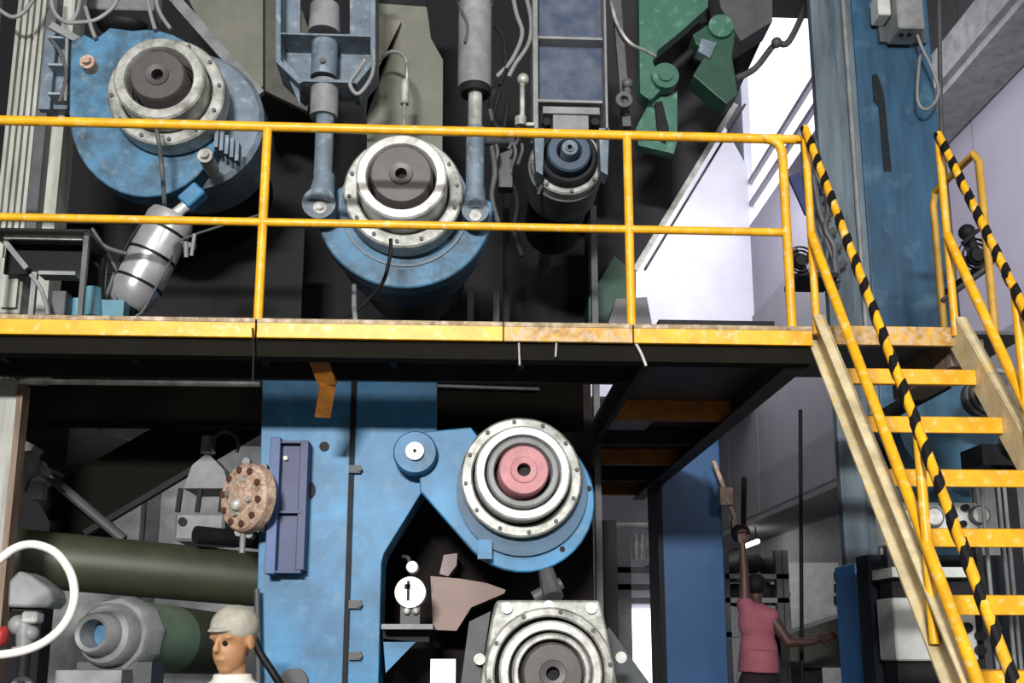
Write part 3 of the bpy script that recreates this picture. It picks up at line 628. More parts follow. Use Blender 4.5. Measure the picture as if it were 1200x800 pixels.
vc(381, -40, 10, .07, MID, 'rod', T); vc(381, 8, 40, .1, MID, 'collar', T, r2=.11); vc(381, 50, 92, .09, BLUEG, 'collar', T)
vc(381, 98, 138, .095, MID, 'collar', T); vc(381, 138, 235, .062, BLUEG, 'rod', T)
q = P(375, 242, 6.4); MB().cyl(P(381, 205, 6.43), q, .065, .1).cyl(q-Vector((0, .06, 0)), q+Vector((0, .08, 0)), .11, n=28).build('clevis', BLUEG, T)
p = P(375, 243, 6.33); MB().cyl(p+Vector((0, .05, 0)), p, .045, n=18).cyl(p, p-Vector((0, .02, 0)), .02, n=8).build('pin', LITE, T)
p = P(378, 71, 6.35); MB().cyl(p+Vector((0, .03, 0)), p-Vector((0, .01, 0)), .02, n=10).build('bolt', DKG, T)
MB().pprism([(325, 60), (352, 125), (350, 90)], yb+.1, .03).build('gusset', BLUEG, T)
# right hydraulic cylinder
T = thing('hydraulic_cylinder', 'vertical grey hydraulic cylinder at the right of the middle roller', 'hydraulic cylinder', P(556, 250, 6.4))
yc = 6.4
vc(557, -60, 5, .13, MID, 'head', T, Y=yc); vc(557, 0, 104, .115, MID, 'barrel', T, Y=yc); vc(557, 104, 111, .10, DARK, 'gland', T, Y=yc)
vc(557, 110, 150, .048, LITE, 'rod', T, Y=yc); vc(557, 150, 235, .062, BLUEG, 'rod_sleeve', T, Y=yc)
q = P(557, 250, 6.4); MB().cyl(P(557, 215, 6.43), q, .06, .08).cyl(q-Vector((0, .06, 0)), q+Vector((0, .08, 0)), .09, n=28).build('clevis', BLUEG, T)
p = P(557, 252, 6.33); MB().cyl(p+Vector((0, .05, 0)), p, .04, n=18).build('pin', LITE, T)
b = MB()
for k in range(6):
    a = math.pi+math.pi*k/5; b.sph((P(557, 5, yc).x+.1*math.cos(a), yc+.1*math.sin(a), P(557, 4, yc).z), .022, n=6)
b.build('gland_bolts', WHT, T, kind='stuff')
# olive sheet column
T = thing('web_chute', 'olive grey sheet metal chute behind the upper middle roller', 'chute', P(475, 200, 7.2))
MB().pprism([(432, 10), (442, 4), (500, 8), (505, 45), (519, 70), (518, 200), (430, 200), (430, 110)], 7.2, .25).build('chute_body', OLV, T, smooth=False)
MB().pprism([(428, 140), (428, 112), (470, 25), (440, 16), (438, 60)], 7.15, .05).build('sheet_flap', mat('olive_light', '#8a887b', .6), T, smooth=False)
MB().span((P(440, 0, 7.3).x, 7.25, P(0, 4, 7.3).z), (P(500, 0, 7.3).x, 7.4, P(0, -90, 7.3).z)).build('duct_neck', DARK, T)
solo(MB().tube([P(440, 75, 7.0), P(455, 62, 6.9), P(468, 62, 6.8), P(476, 72, 6.7), P(477, 95, 6.7)], .014).cyl(P(475, 95, 6.7), P(474, 122, 6.7), .03).cyl(P(474, 122, 6.7), P(473, 165, 6.45), .012), 'grease_fitting', LITE, 'pale curved grease line and fitting above the middle roller', 'fitting')
# upper-left sheets
T = thing('plastic_sheet', 'olive translucent-looking sheet cover at the upper left behind the roller', 'sheet', P(270, 110, 7.9))
MB().pprism([(190, -60), (308, -60), (308, 100), (300, 115), (255, 65)], 7.9, .06).build('sheet', OLV, T)
MB().pprism([(308, -60), (330, -60), (370, 60), (360, 130), (308, 105)], 8.0, .06).build('sheet', mat('olive_dark', '#55564f', .6), T)
MB().bar(P(170, -40, 7.7), P(305, 112, 7.7), .09, .05, up=(0, 1, 0)).build('frame_bar', MID, T)
solo(MB().span(P(85, -40, 7.2), P(180, 12, 7.2)+Vector((0, .2, 0)), bev=.01), 'header_beam', MID, 'grey header beam above the upper left roller', 'beam')
solo(MB().sph(P(143, 28, 7.4), .2, (1, .6, .5)), 'dark_hole', BLACK, 'black shape standing for a dark hole above the upper left roller', 'bellows')  # black ellipsoid paints the darkness of a hole
for i, pts_ in enumerate((
    [(60, -20), (62, 10), (75, 25), (95, 26), (115, 22), (135, 5), (142, -20)],
    [(95, -20), (92, 10), (84, 26)], [(100, 8), (108, 35), (112, 45)], [(170, -20), (175, 10), (182, 35)], [(180, -20), (186, 12), (200, 34)],
    [(0, 12), (15, 20), (30, 12), (45, -10)])):
    solo(MB().tube([P(u, v, 6.45) for u, v in pts_], .014), 'cable', MID, ('widest cable loop above the upper left roller', 'short straight cable left of the dark hole', 'slanting cable ending above the round blue housing', 'left of two cables dropping beside the dark hole', 'right of two cables dropping beside the dark hole', 'cable sagging across the ribbed cover at the top left corner')[i], 'cable', group='looping cables at the upper left')
# C frame
T = thing('slide_frame', 'tall grey blue slide frame with panels above the dark right roller', 'machine frame', P(668, 170, 6.5))
ys = 6.5
for u in (624, 706):
    MB().span(P(u, -60, ys), P(u+7, 150, ys)+Vector((0, .3, 0))).build('guide_rail', MID, T, smooth=False, bev=.004)
MB().span(P(631, -60, ys+.12), P(706, 118, ys+.12)+Vector((0, .08, 0))).build('back_panel', mat('bluish_panel', '#3b465c', .35, dirt='#6e7480', amt=.6, scale=5), T, smooth=False)
for v0 in (42, 116):
    MB().span(P(631, v0, ys+.02), P(706, v0+5, ys+.02)+Vector((0, .12, 0))).build('cross_bar', MID, T, smooth=False)
MB().span(P(636, 124, ys), P(703, 134, ys)+Vector((0, .2, 0))).span(P(648, 134, ys), P(690, 152, ys)+Vector((0, .2, 0))).build('saddle', MID, T, smooth=False, bev=.005)
b = MB()
for u in (641, 698): p = P(u, 142, ys); b.cyl(p+Vector((0, .1, 0)), p, .03, n=8)
b.build('bolts', DARK, T, kind='stuff')
for sx in (628, 704):
    MB().pprism([(sx-2, 150), (sx+10, 150), (sx+8, 205), (sx, 200)], ys+.05, .15).build('side_lug', BLUEG, T)
solo(MB().cyl(P(612, 145, 6.45), P(612, 98, 6.45), .018).sph(P(613, 93, 6.45), .042, n=10).cyl(P(610, 148, 6.45), P(610, 138, 6.45), .04).span(P(608, 143, 6.47), P(626, 147, 6.47)+Vector((0, .06, 0))), 'lever', LITE, 'pale ball-topped lever left of the tall grey frame', 'lever')
solo(MB().cyl(P(733, 130, 6.7), P(735, 105, 6.7), .03).sph(P(735, 98, 6.7), .04, n=10).lathe(P(731, 118, 6.65), [(.03, -.02), (.06, -.02), (.06, .02), (.03, .02)], n=20).bar(P(722, 0, 6.8), P(734, 150, 6.8), .06, .06), 'link_arm', DKG, 'dark link arm with pale knob right of the tall grey frame', 'linkage')
for i, pts_ in enumerate((
    [(598, -20), (605, 15), (612, 40), (600, 70), (582, 90)], [(612, -20), (622, 20), (620, 50), (604, 75), (596, 90)],
    [(580, 30), (590, 45), (592, 80), (585, 100)], [(585, 110), (578, 140), (590, 150), (595, 120)],
    [(578, 105), (574, 125), (578, 142)])):
    solo(MB().tube([P(u, v, 6.6) for u, v in pts_], .016), 'hose', (MID, MID, DARK, DARK, DKG)[i], ('inner pale hose looping beside the vertical grey cylinder', 'outer pale hose looping beside the tall slide frame', 'dark hose hugging the side of the vertical grey cylinder', 'dark hose in a narrow U below the pale hose loops', 'short grey hose at the foot of the vertical cylinder barrel')[i], 'hose', group='hoses right of the vertical cylinder')
solo(MB().tube([P(714, -10, 6.7), P(722, 25, 6.7), P(738, 50, 6.7), P(758, 60, 6.75), P(768, 66, 6.8)], .013), 'cable', LITE, 'pale cable running from the tall frame to the green bracket', 'cable')
b = MB()
for u, v in ((596, 175), (604, 170), (622, 168), (626, 190), (628, 205), (575, 175)):
    p = P(u, v, 6.7); b.tube([p, p+Vector((.03, 0, .05)), p+Vector((.05, 0, -.03)), p+Vector((.02, .05, -.12))], .013)
b.box(P(592, 200, 6.9), (.1, .1, .3)).cyl(P(600, 165, 6.8), P(560, 165, 6.6), .03)
solo(b, 'pipe_manifold', DKG, 'cluttered grey pipe manifold between middle and right upper rollers', 'pipes')
# green brackets
T = thing('green_guide_bracket', 'green painted bracket with round pivots beside the upper right roller', 'bracket', P(780, 180, 7.5))
MB().pprism([(748, -60), (830, -60), (830, 8), (800, 35), (772, 58), (765, 72), (780, 100), (762, 118), (750, 108)], 7.5, .15).build('bracket_plate', GRN, T, smooth=False, bev=.006)
MB().pprism([(745, 150), (762, 118), (794, 105), (794, 165), (790, 180), (748, 170)], 7.6, .1).build('lower_plate', GRN, T, smooth=False, bev=.006)
p = P(780, 88, 7.45); MB().cyl(p+Vector((0, .1, 0)), p, .11, n=28).cyl(p, p-Vector((0, .02, 0)), .06, n=20).build('pivot', GRN, T)
MB().pprism([(812, 40), (850, 15), (862, 40), (858, 65), (865, 110), (852, 122), (835, 108), (812, 88), (828, 62), (815, 50)], 7.4, .2).build('clamp_arm', GRND, T, smooth=False, bev=.008)
p = P(845, 30, 7.36); MB().cyl(p+Vector((0, .1, 0)), p, .1, n=24).build('pivot', GRN, T)
MB().pprism([(822, 45), (840, 50), (832, 68), (818, 60)], 7.37, .1).build('clamp_pad', BLUEG, T)
MB().pprism([(768, 120), (776, 118), (784, 150), (780, 165), (772, 160)], 7.55, .1).build('slot', DARK, T)
MB().cyl(P(845, 30, 7.5), P(780, 88, 7.6), .04).build('tie_rod', DARK, T)
MB().pprism([(830, -60), (905, -60), (905, 25), (868, 48), (845, 10)], 8.0, .3).build('upper_guard', DKG, T, smooth=False)
solo(MB().tube([P(862, 92, 8.5), P(885, 80, 8.5), P(908, 52, 8.5), P(925, 48, 8.5), P(950, -5, 8.5), P(965, -40, 8.5)], .03).sph(P(910, 50, 8.45), .05, n=8), 'overhead_pipe', DKG, 'dark bent pipe crossing the bright skylight at the top', 'pipe')

for pts_, Yc_, m_, rad, lab in (
    ([(296, 384), (297, 420), (296, 446)], 5.38, BLACK, .005, 'thin black wire hanging over the yellow edge below the first post'),
    ([(608, 402), (609, 428)], 5.38, LITE, .006, 'short pale drip wire under the worn yellow edge, left one'),
    ([(652, 402), (651, 418)], 5.38, LITE, .006, 'short pale drip wire under the worn yellow edge, right one'),
    ([(58, 45), (70, 60), (78, 88), (70, 120)], 6.5, DKG, .014, 'grey hose hugging the ribbed bracket at upper left'),
    ([(428, 70), (418, 85), (410, 98), (420, 110), (436, 88), (438, 60)], 6.34, MID, .014, 'pale hose hooked behind the blue grey channel bracket'),
    ([(540, 10), (548, 30), (545, 50)], 6.29, DKG, .01, 'thin hose on the head of the vertical grey cylinder'),
    ([(574, 162), (580, 200), (576, 230), (584, 262)], 6.7, DKG, .02, 'grey hose dropping right of the vertical cylinder rod'),
    ([(594, 196), (606, 235), (602, 270), (612, 300)], 6.93, DARK, .02, 'dark hose dropping below the pipe manifold'),
    ([(122, 300), (118, 330), (122, 360), (130, 376)], 5.9, BLACK, .018, 'black hose standing beside the foot of the silver cylinder')):
    solo(MB().tube([P(u, v, Yc_) for u, v in pts_], rad), 'hose' if rad > .007 else 'wire', m_, lab, 'hose' if rad > .007 else 'wire')
# ------------------------------------------------------------------ staircase
XS0 = P(962, 385, YF).x; XS1 = P(1118, 392, YF).x
SL = 1.43; zl = P(1040, 382, YF).z
def sz(y): return zl-SL*(YF-y)
yb_ = YF-(zl)/SL
T = thing('staircase', 'steep yellow steel staircase descending from the walkway', 'staircase', ((XS0+XS1)/2, (YF+yb_)/2, 0))
for x, m_ in ((XS0, CREAM), (XS1, CREAM)):
    s_ = 1 if x == XS0 else -1
    a = Vector((x, YF+.02, zl)); q = Vector((x, yb_, 0.0))
    b = MB()
    b.bar(a, q, .012, .17, up=(1, 0, 0)) if False else None
    d = (q-a).normalized(); nn = Vector((0, d.z, -d.y))
    if nn.z < 0: nn = -nn
    def quadbar(x0, x1, o0, o1):
        vs = []
        for xx in (x0, x1):
            for base in (a, q):
                for o in (o0, o1):
                    p = Vector((xx, base.y, base.z))+nn*o; vs.append(b.bm.verts.new(p))
        v = vs; f = b.bm.faces.new
        f((v[0], v[1], v[3], v[2])); f((v[4], v[6], v[7], v[5])); f((v[0], v[2], v[6], v[4])); f((v[1], v[5], v[7], v[3])); f((v[0], v[4], v[5], v[1])); f((v[2], v[3], v[7], v[6]))
    quadbar(x-.006, x+.006, -.08, .08); quadbar(min(x, x-s_*.055), max(x, x-s_*.055), .068, .08); quadbar(min(x, x-s_*.055), max(x, x-s_*.055), -.08, -.068)
    b.build('stringer', m_, T, smooth=False)
ntr = 0; y = 5.186
tr0 = None
while True:
    z = sz(y)+.0
    if z < .15: break
    if tr0 is None:
        b = MB(); b.span((XS0+.007, y, z-.085), (XS1-.007, y+.02, z)).span((XS0+.007, y, z-.008), (XS1-.007, y+.21, z)).span((XS0+.007, y+.19, z-.04), (XS1-.007, y+.21, z))
        tr0 = b.build('tread', YEL, T, smooth=False, bev=.004); base = (y, z)
    else:
        c = tr0.copy(); COL.objects.link(c); c.location = (0, y-base[0], z-base[1]); c.parent = T
    y -= .2175
b = MB(); b.span((XS0, YF, zl-.11), (XS1, YF+.03, zl)); b.build('landing_edge', YELW, T, smooth=False, bev=.004)
MB().span((XS0, YF+.03, zl-.03), (XS1+.46, YF+1.0, zl-.01)).build('landing_deck', DKG, T, smooth=False)
MB().span((XS1+.02, YF+.1, zl-.2), (XS1+.22, YF+.9, zl-.03)).build('landing_bracket', RUST, T, smooth=False)
for x in (XS1+.38,): MB().span((x-.03, YF+.9, zl-.12), (x+.03, 7.74, zl-.03)).build('landing_arm', DARK, T, smooth=False)
# left handrail, wrapped
def rail_set(x, top, vpost, ptsmid, name, label):
    R = thing(name, label, 'handrail', (x, 4.6, 1.5))
    return R
def wrapped(par, a, q, r=.022, turns=14, t0=0):
    a = Vector(a); q = Vector(q); MB().cyl(a, q, r, n=12).build('handrail_bar', YEL, par)
    d = q-a; L_ = d.length; dn = d.normalized(); e1 = dn.orthogonal().normalized(); e2 = dn.cross(e1)
    b = MB(); N = turns*10; rows = []
    for i in range(N+1):
        t = i/N; an = 2*math.pi*turns*t; row = []
        for k in (-1, 1):
            off = .034*k + random.uniform(-.012, .012)
            an2 = an; cpt = a+dn*min(max(t*L_+off, 0), L_)
            for rad in (r+.001, r+.005):
                row.append(b.bm.verts.new(cpt+(e1*math.cos(an2)+e2*math.sin(an2))*rad))
        rows.append(row)
    for A, B in zip(rows[:-1], rows[1:]):
        for i, j in ((0, 1), (1, 3), (3, 2), (2, 0)): b.bm.faces.new((A[i], A[j], B[j], B[i]))
    b.build('black_wrapping', BLACK, par)
XH = XS0
def onx(u, v, x):
    d = FW*F + RT*(u-600) + UP*(CV-v); return EYE+d*(x/d.x)
for side, x, tops, mids, lab in (
    ('l', XS0-.03, ((942, 150), (1188, 800)), ((950, 275), (1146, 800)), 'left stair handrail with black and yellow wrapping'),
    ('r', XS1+.0, ((1095, 157), (1200, 362)), ((1104, 275), (1200, 470)), 'right stair handrail with black and yellow wrapping')):
    R = thing('stair_handrail', lab, 'handrail', (x, 5.0, 1.6))
    a = onx(*tops[0], x); 
    yy0 = YF-.02
    a = Vector((x, yy0, P(*tops[0], yy0).z)); m0 = Vector((x, yy0, P(*mids[0], yy0).z))
    q = onx(*tops[1], x); q2 = onx(*mids[1], x)
    d = (q-a); q = q+d.normalized()*.35; d = (q2-m0); q2 = q2+d.normalized()*.35
    wrapped(R, a, q, turns=22 if side == 'l' else 12)
    MB().cyl(m0, q2, .026, n=14).build('middle_rail', YEL, R)
    MB().cyl((x, yy0, zl-.06), a, .022, n=14).build('post', YEL, R)
    # lower posts, standing on the stringer
    for yy in ((onx(1075, 500, x).y,) if side == 'l' else (4.75,)):
        t = (yy-a.y)/(q.y-a.y)
        if t > 1: continue
        ztop = a.z+(q.z-a.z)*t; MB().cyl((x, yy, sz(yy)-.1), (x, yy, ztop), .022, n=14).build('post', YEL, R)
# landing side rail (right, further back)
xr = P(1165, 375, 5.75).x; 
yA = 5.75; yB = onx(1078, 237, xr).y
R = thing('landing_railing', 'short yellow pipe railing at the right side of the stair landing', 'railing', (xr, 5.9, zl))
zt_ = P(1146, 176, yA).z; yB = min(max(yB, 5.9), 6.38)
MB().tube([(xr, yA, zl-.02), (xr, yA, zt_-.08), (xr, yA+.05, zt_), (xr, yB-.05, zt_), (xr, yB, zt_-.08), (xr, yB, zl-.02)], .024, 12, smooth=False).build('rail_loop', mat('dull_yellow', '#c79a3a', .5, dirt='#7d5a24', amt=.6), R)
MB().cyl((xr, yA, zl+.5), (xr, yB, zl+.5), .018).build('middle_rail', MID, R)

# ------------------------------------------------------------------ big blue column behind the stairs
YC = 7.8
def colbox(u0, u1, vref, Y0, Y1, z1=13.2): return ((P(u0, vref, Y0).x, Y0, 0), (P(u1, vref, Y0).x, Y1, z1))
T = thing('steel_column', 'tall streaked blue steel column behind the stair landing', 'column', (P(1040, 400, YC).x, YC+.3, 0))
MB().span(*colbox(1012, 1104, 200, YC, YC+.6)).build('main_face', COLB, T, smooth=False, bev=.01)
MB().span(*colbox(962, 990, 200, YC-.05, YC+.04)).build('flange', COLG, T, smooth=False, bev=.01)
MB().span(*colbox(988, 1012, 200, YC+.02, YC+.12)).build('web', COLG, T, smooth=False)
x = P(1003, 200, YC-.05).x; MB().cyl((x, YC-.03, 0), (x, YC-.03, 12), .02, n=10).build('conduit', MID, T)
MB().pprism([(1022, 88), (1028, 86), (1036, 110), (1045, 200), (1036, 200), (1030, 125), (1024, 118)], YC-.01, .012).build('paint_scar', mat('scar', '#23282c', .8), T, label='dark scar in the blue paint')
T = thing('junction_box', 'grey electrical box with cable glands on the big blue column', 'electrical box', P(1055, 52, 7.7))
MB().span(P(1026, -20, 7.75), P(1086, 50, 7.75)+Vector((0, .05, 0))).build('mounting_plate', DKG, T, smooth=False)
MB().span(P(1049, -20, 7.5), P(1085, 33, 7.5)+Vector((0, .25, 0)), bev=.012).build('enclosure', MID, T, smooth=False)
MB().span(P(1028, -10, 7.58), P(1045, 17, 7.58)+Vector((0, .17, 0)), bev=.01).build('small_switch', BOXW, T, smooth=False)
b = MB()
for u in (1056, 1065, 1074): b.cyl(P(u, 33, 7.6), P(u, 41, 7.6), .022, n=10)
b.build('cable_glands', DARK, T, kind='stuff')
solo(MB().tube([P(1074, 38, 7.6), P(1080, 55, 7.6), P(1092, 80, 7.6), P(1100, 105, 7.6), P(1094, 122, 7.6), P(1083, 128, 7.6), P(1075, 115, 7.6), P(1077, 75, 7.65), P(1080, 60, 7.7)], .013), 'cable', MID, 'pale cable loop hanging from the grey electrical box', 'cable')
solo(MB().cyl(P(1100, -10, 8.2), P(1103, 150, 8.2), .02).cyl(P(1103, 150, 8.2), (P(1103, 150, 8.2).x, 8.2, 0), .02), 'conduit', DKG, 'thin dark conduit down the right side of the blue column', 'conduit')
# second deep-blue column
Y2 = 9.6
T = thing('steel_column', 'deep blue steel column below the far side of the walkway', 'column', (P(810, 700, Y2).x, Y2+.2, 0))
MB().span((P(777, 700, Y2).x, Y2, 0), (P(850, 700, Y2).x, Y2+.45, 3.62)).build('shaft', COLD, T, smooth=False, bev=.01)
MB().span((P(772, 700, Y2).x, Y2-.05, 0), (P(778, 700, Y2).x, Y2+.45, 3.6)).build('flange', BLACK, T, smooth=False)

# fans / siren lumps
def fan(u, v, Y, r, label):
    c = P(u, v, Y); R = thing('fan', label, 'fan', (c.x, c.y+.1, c.z-px(r, Y)))
    rr_ = px(r, Y)
    MB().lathe(c, [(0, -.03), (rr_*.35, -.03), (rr_*.4, .05), (0, .05)], n=20, close=False).build('hub', DARK, R)
    for k in range(3):
        MB().lathe(c, [(rr_*(.45+.25*k), -.012), (rr_*(.49+.25*k), -.012), (rr_*(.49+.25*k), .012), (rr_*(.45+.25*k), .012)], n=24).build('guard_ring', BLACK, R)
    for k in range(4):
        a = k*math.pi/2+.4; e = Vector((math.cos(a), 0, math.sin(a)))*rr_*.9
        MB().bar(c+Vector((0, .02, 0)), c+Vector((0, .02, 0))+e, rr_*.5, .008, up=(0, 1, .6)).build('blade', DARK, R)
    return R
R = fan(938, 306, 7.4, 20, 'small black fan behind the left stair handrail post')
c = P(938, 306, 7.4); MB().span((c.x-.02, 7.42, c.z-.12), (P(966, 306, 7.7).x, 7.76, c.z-.08)).build('arm', DARK, R)
R = fan(1144, 300, 6.9, 24, 'black fan with motor behind the right stair handrail')
c = P(1133, 272, 6.9); MB().sph(c, .06, n=10).cyl(c, P(1144, 300, 6.95), .04).bar(P(1128, 285, 6.85), P(1146, 270, 6.85), .03, .03).build('motor', DARK, R)
c = P(1144, 300, 6.95); MB().span((P(1100, 300, 7.8).x, 6.97, c.z-.02), (c.x, 7.0, c.z+.02)).span((P(1100, 300, 7.8).x-.02, 6.97, c.z-.02), (P(1100, 300, 7.8).x+.02, 7.85, c.z+.02)).build('arm', DARK, R)
b = MB()
for k in range(6):
    du = k*5; pts_ = []
    for j in range(9):
        t = j/8; pts_.append(P(938+du*.6+t*30+random.uniform(-5, 5), 165+t*165, 7.68-.02*k))
    b.tube(pts_, .018+.006*random.random(), 8)
for k in range(7): q = P(945+k*6, 200+k*19, 7.66); b.cyl(q, q+Vector((.07, 0, .05)), .03, n=8)
solo(b, 'cable_bundle', DKG, 'dark cable bundle on the left flange of the blue column', 'cables')
solo(MB().bar(P(930, 205, 7.7), P(950, 250, 7.7), .1, .03, up=(0, 1, 0)), 'sign_plate', NAVY, 'dark tilted plate beside the top of the left stair handrail', 'plate')

# ------------------------------------------------------------------ behind the stairs (lower right)
T = thing('gauge_panel', 'white instrument panel with round gauges behind the stair treads', 'control panel', P(1085, 640, 6.2))
MB().span(P(1035, 588, 6.2), P(1150, 640, 6.2)+Vector((0, .15, 0)), bev=.01).build('panel', BOXW, T, smooth=False)
for u, v in ((1054, 606), (1092, 606), (1146, 604)):
    p = P(u, v, 6.19); g = MB().cyl(p+Vector((0, .02, 0)), p-Vector((0, .04, 0)), .06, n=24).build('gauge', DKG, T); MB().cyl(p-Vector((0, .03, 0)), p-Vector((0, .043, 0)), .05, n=24).build('gauge_face', WHT, g)
b = MB()
for u, v in ((1106, 625), (1130, 595), (1127, 614), (1070, 632)): p = P(u, v, 6.19); b.cyl(p+Vector((0, .02, 0)), p-Vector((0, .03, 0)), .022, n=10)
b.build('knobs', BLACK, T, kind='stuff')
for u in (1042, 1146): x = P(u, 640, 6.25).x; MB().span((x-.02, 6.24, 0), (x+.02, 6.3, P(u, 640, 6.25).z)).build('leg', DKG, T, smooth=False)
T = thing('control_desk', 'pale control desk with buttons under the gauge panel', 'control panel', P(1080, 775, 6.0))
MB().span(P(1045, 664, 6.0), P(1138, 676, 6.0)+Vector((0, .3, 0))).build('desk_top', BOXW, T, smooth=False)
MB().span(P(1046, 700, 6.05), P(1148, 774, 6.05)+Vector((0, .25, 0)), bev=.01).build('box', BOXW, T, smooth=False)
p = P(1113, 753, 6.04); MB().cyl(p+Vector((0, .02, 0)), p-Vector((0, .03, 0)), .03, n=16).build('button', mat('teal_button', '#1d8c86', .4), T, label='teal push button')
p = P(1113, 770, 6.04); MB().cyl(p+Vector((0, .02, 0)), p-Vector((0, .03, 0)), .02, n=16).build('button', mat('green_button', '#3c8c4c', .4), T, label='green push button')
b = MB()
for u, v in ((1148, 745), (1148, 762), (1132, 735)): p = P(u, v, 6.04); b.cyl(p+Vector((0, .02, 0)), p-Vector((0, .03, 0)), .03, n=10)
b.build('sockets', BLACK, T, kind='stuff')
MB().span((P(1046, 700, 6.1).x, 6.1, 0), (P(1148, 700, 6.1).x, 6.28, P(0, 664, 6.1).z)).build('stand_back', DARK, T, smooth=False)
MB().span((P(1020, 700, 6.4).x, 6.4, 0), (P(1200, 700, 6.4).x, 6.6, P(0, 645, 6.4).z)).build('dark_cabinet', mat('deep_cabinet', '#20262e', .6, dirt='#10161c'), T, smooth=False)
for u, lab in ((1180, 'middle thin grey pipe behind the lowest stair treads'), (1187, 'rightmost thin grey pipe behind the lowest stair treads'), (1160, 'leftmost thin grey pipe behind the lowest stair treads')): x = P(u, 680, 5.95).x; solo(MB().cyl((x, 5.95, 0), (x, 5.95, P(u, 560, 5.95).z), .012), 'thin_pipe', MID, lab, 'pipe', group='thin pipes behind the stairs')
T = thing('blue_machine', 'blue machine bulk with round pulley behind the lower stairs', 'machine', P(1030, 800, 7.0))
MB().span((P(1010, 800, 7.0).x, 7.0, 0), (P(1048, 800, 7.0).x, 7.4, P(0, 655, 7).z)).build('casing', mat('machine_blue', '#2c6aa4', .5, dirt='#1d456c'), T, smooth=False, bev=.02)
MB().cyl(P(1112, 500, 7.3)+Vector((0, .3, 0)), P(1112, 500, 7.3), .38, n=32).span((P(1085, 560, 7.3).x, 7.35, 0), (P(1140, 560, 7.3).x, 7.6, P(0, 520, 7.3).z)).build('drum', mat('teal_blue', '#3b6a84', .5, dirt='#20394a'), T)
T = thing('blower', 'dark blower with pale rings and hose at the right edge', 'blower', P(1180, 540, 6.6))
c = P(1174, 455, 6.5)
MB().lathe(c, [(0, 0), (.1, 0), (.14, .05), (.14, .3), (0, .3)], n=24, close=False).build('motor', DKG, T)
for k in range(3): MB().lathe(c+Vector((0, .03+.08*k, 0)), [(.1, 0), (.15, 0), (.15, .03), (.1, .03)], n=24).build('ring', MID, T)
MB().tube([P(1195, 440, 6.5), P(1182, 470, 6.4), P(1180, 500, 6.4), P(1192, 520, 6.4), P(1215, 500, 6.4)], .05).build('hose', MID, T)
MB().span(P(1150, 520, 6.6), P(1220, 545, 6.6)+Vector((0, .3, 0))).build('base', DARK, T)
x = P(1180, 540, 6.7); MB().span((x.x-.05, 6.7, 0), (x.x+.05, 6.8, P(1180, 530, 6.7).z)).build('stand', DARK, T)

# ------------------------------------------------------------------ background aisle (between columns)
T = thing('steel_rack', 'grey steel racking far back between the blue columns', 'rack', (P(885, 700, 12).x, 12, 0))
for u in (852, 915, 922): x = P(u, 700, 12).x; MB().span((x-.04, 12, 0), (x+.04, 12.1, P(0, 640, 12).z)).build('upright', DKG, T, smooth=False)
for v in (672, 700, 740): MB().span(P(850, v, 12), P(925, v+6, 12)+Vector((0, .8, 0))).build('shelf', MID, T, smooth=False)
for u, v in ((856, 668), (880, 660), (905, 664), (862, 697), (890, 695), (910, 697)):
    p = P(u, v, 12.2); MB().sph(p, .16+.04*random.random(), (1, 1, .8), n=8).build('stored_part', DARK, T)
T = thing('machine_box', 'dark olive machine box on a pedestal beyond the worker in pink', 'machine', (P(950, 750, 10).x, 10.2, 0))
MB().pprism([(926, 742), (1000, 718), (1000, 782), (926, 782)], 10, .5).build('box', mat('olive_box', '#45443e', .6), T, smooth=False)
MB().span((P(942, 790, 10).x, 10.1, 0), (P(968, 790, 10).x, 10.4, P(0, 780, 10).z)).build('pedestal', DARK, T, smooth=False)
T = thing('tall_cabinet', 'tall pale cabinet against the right wall behind the worker', 'cabinet', (P(950, 700, 17).x, 17, 0))
MB().span((P(918, 700, 17).x, 17, 0), (P(985, 700, 17).x, 18, P(0, 655, 17).z)).build('cabinet_body', BOXW, T, smooth=False)
for k in range(3): MB().span(P(978, 670+k*14, 16.95), P(990, 680+k*14, 16.95)+Vector((0, .1, 0))).build('vent', BLACK, T, smooth=False)
# pale things left of deep blue column
T = thing('pipe_rack', 'pale rack of pipes in the bright gap beside the deep blue column', 'rack', (P(745, 700, 13).x, 13, 0))
MB().span((P(718, 700, 13).x, 13, 0), (P(740, 700, 13).x, 13.2, P(0, 625, 13).z)).build('panel', MID, T, smooth=False)
for v in (612, 664, 684, 700): MB().span(P(718, v, 13), P(775, v+7, 13)+Vector((0, .1, 0))).build('shelf', MID, T, smooth=False)
for u in (745, 752, 760): MB().cyl(P(u, 626, 13), P(u, 655, 13), .03).build('pipe', WHT, T)
solo(MB().span((P(700, 800, 9).x, 8.7, 0), (P(720, 800, 9).x, 8.9, P(0, 610, 9).z)), 'dark_post', BLACK, 'dark upright post right of the lower rollers', 'post')
solo(MB().pprism([(706, 740), (714, 735), (790, 840), (700, 840)], 6.9, .15), 'sloping_guard', mat('guard_grey', '#4c5254', .6), 'grey sloping guard plate right of the pale bearing block', 'guard')
solo(MB().cyl(P(938, 480, 9.5), P(940, 830, 9.5), .018), 'hanging_cable', BLACK, 'thin dark cable hanging in front of the grey far wall', 'cable')
solo(MB().span((P(905, 700, 9.6).x, 9.6, 0), (P(912, 700, 9.6).x, 9.65, P(0, 715, 9.6).z)), 'thin_post', DARK, 'thin dark post beside the worker in pink', 'post')
solo(MB().bar(P(836, 540, 9.4), P(862, 610, 9.4), .035, .035).box(P(850, 582, 9.4), (.12, .1, .16)).box(P(866, 622, 9.4), (.14, .1, .2)), 'pulley_block', TAN, 'tan rusty clamp on a slanted pipe beside the deep blue column', 'clamp')
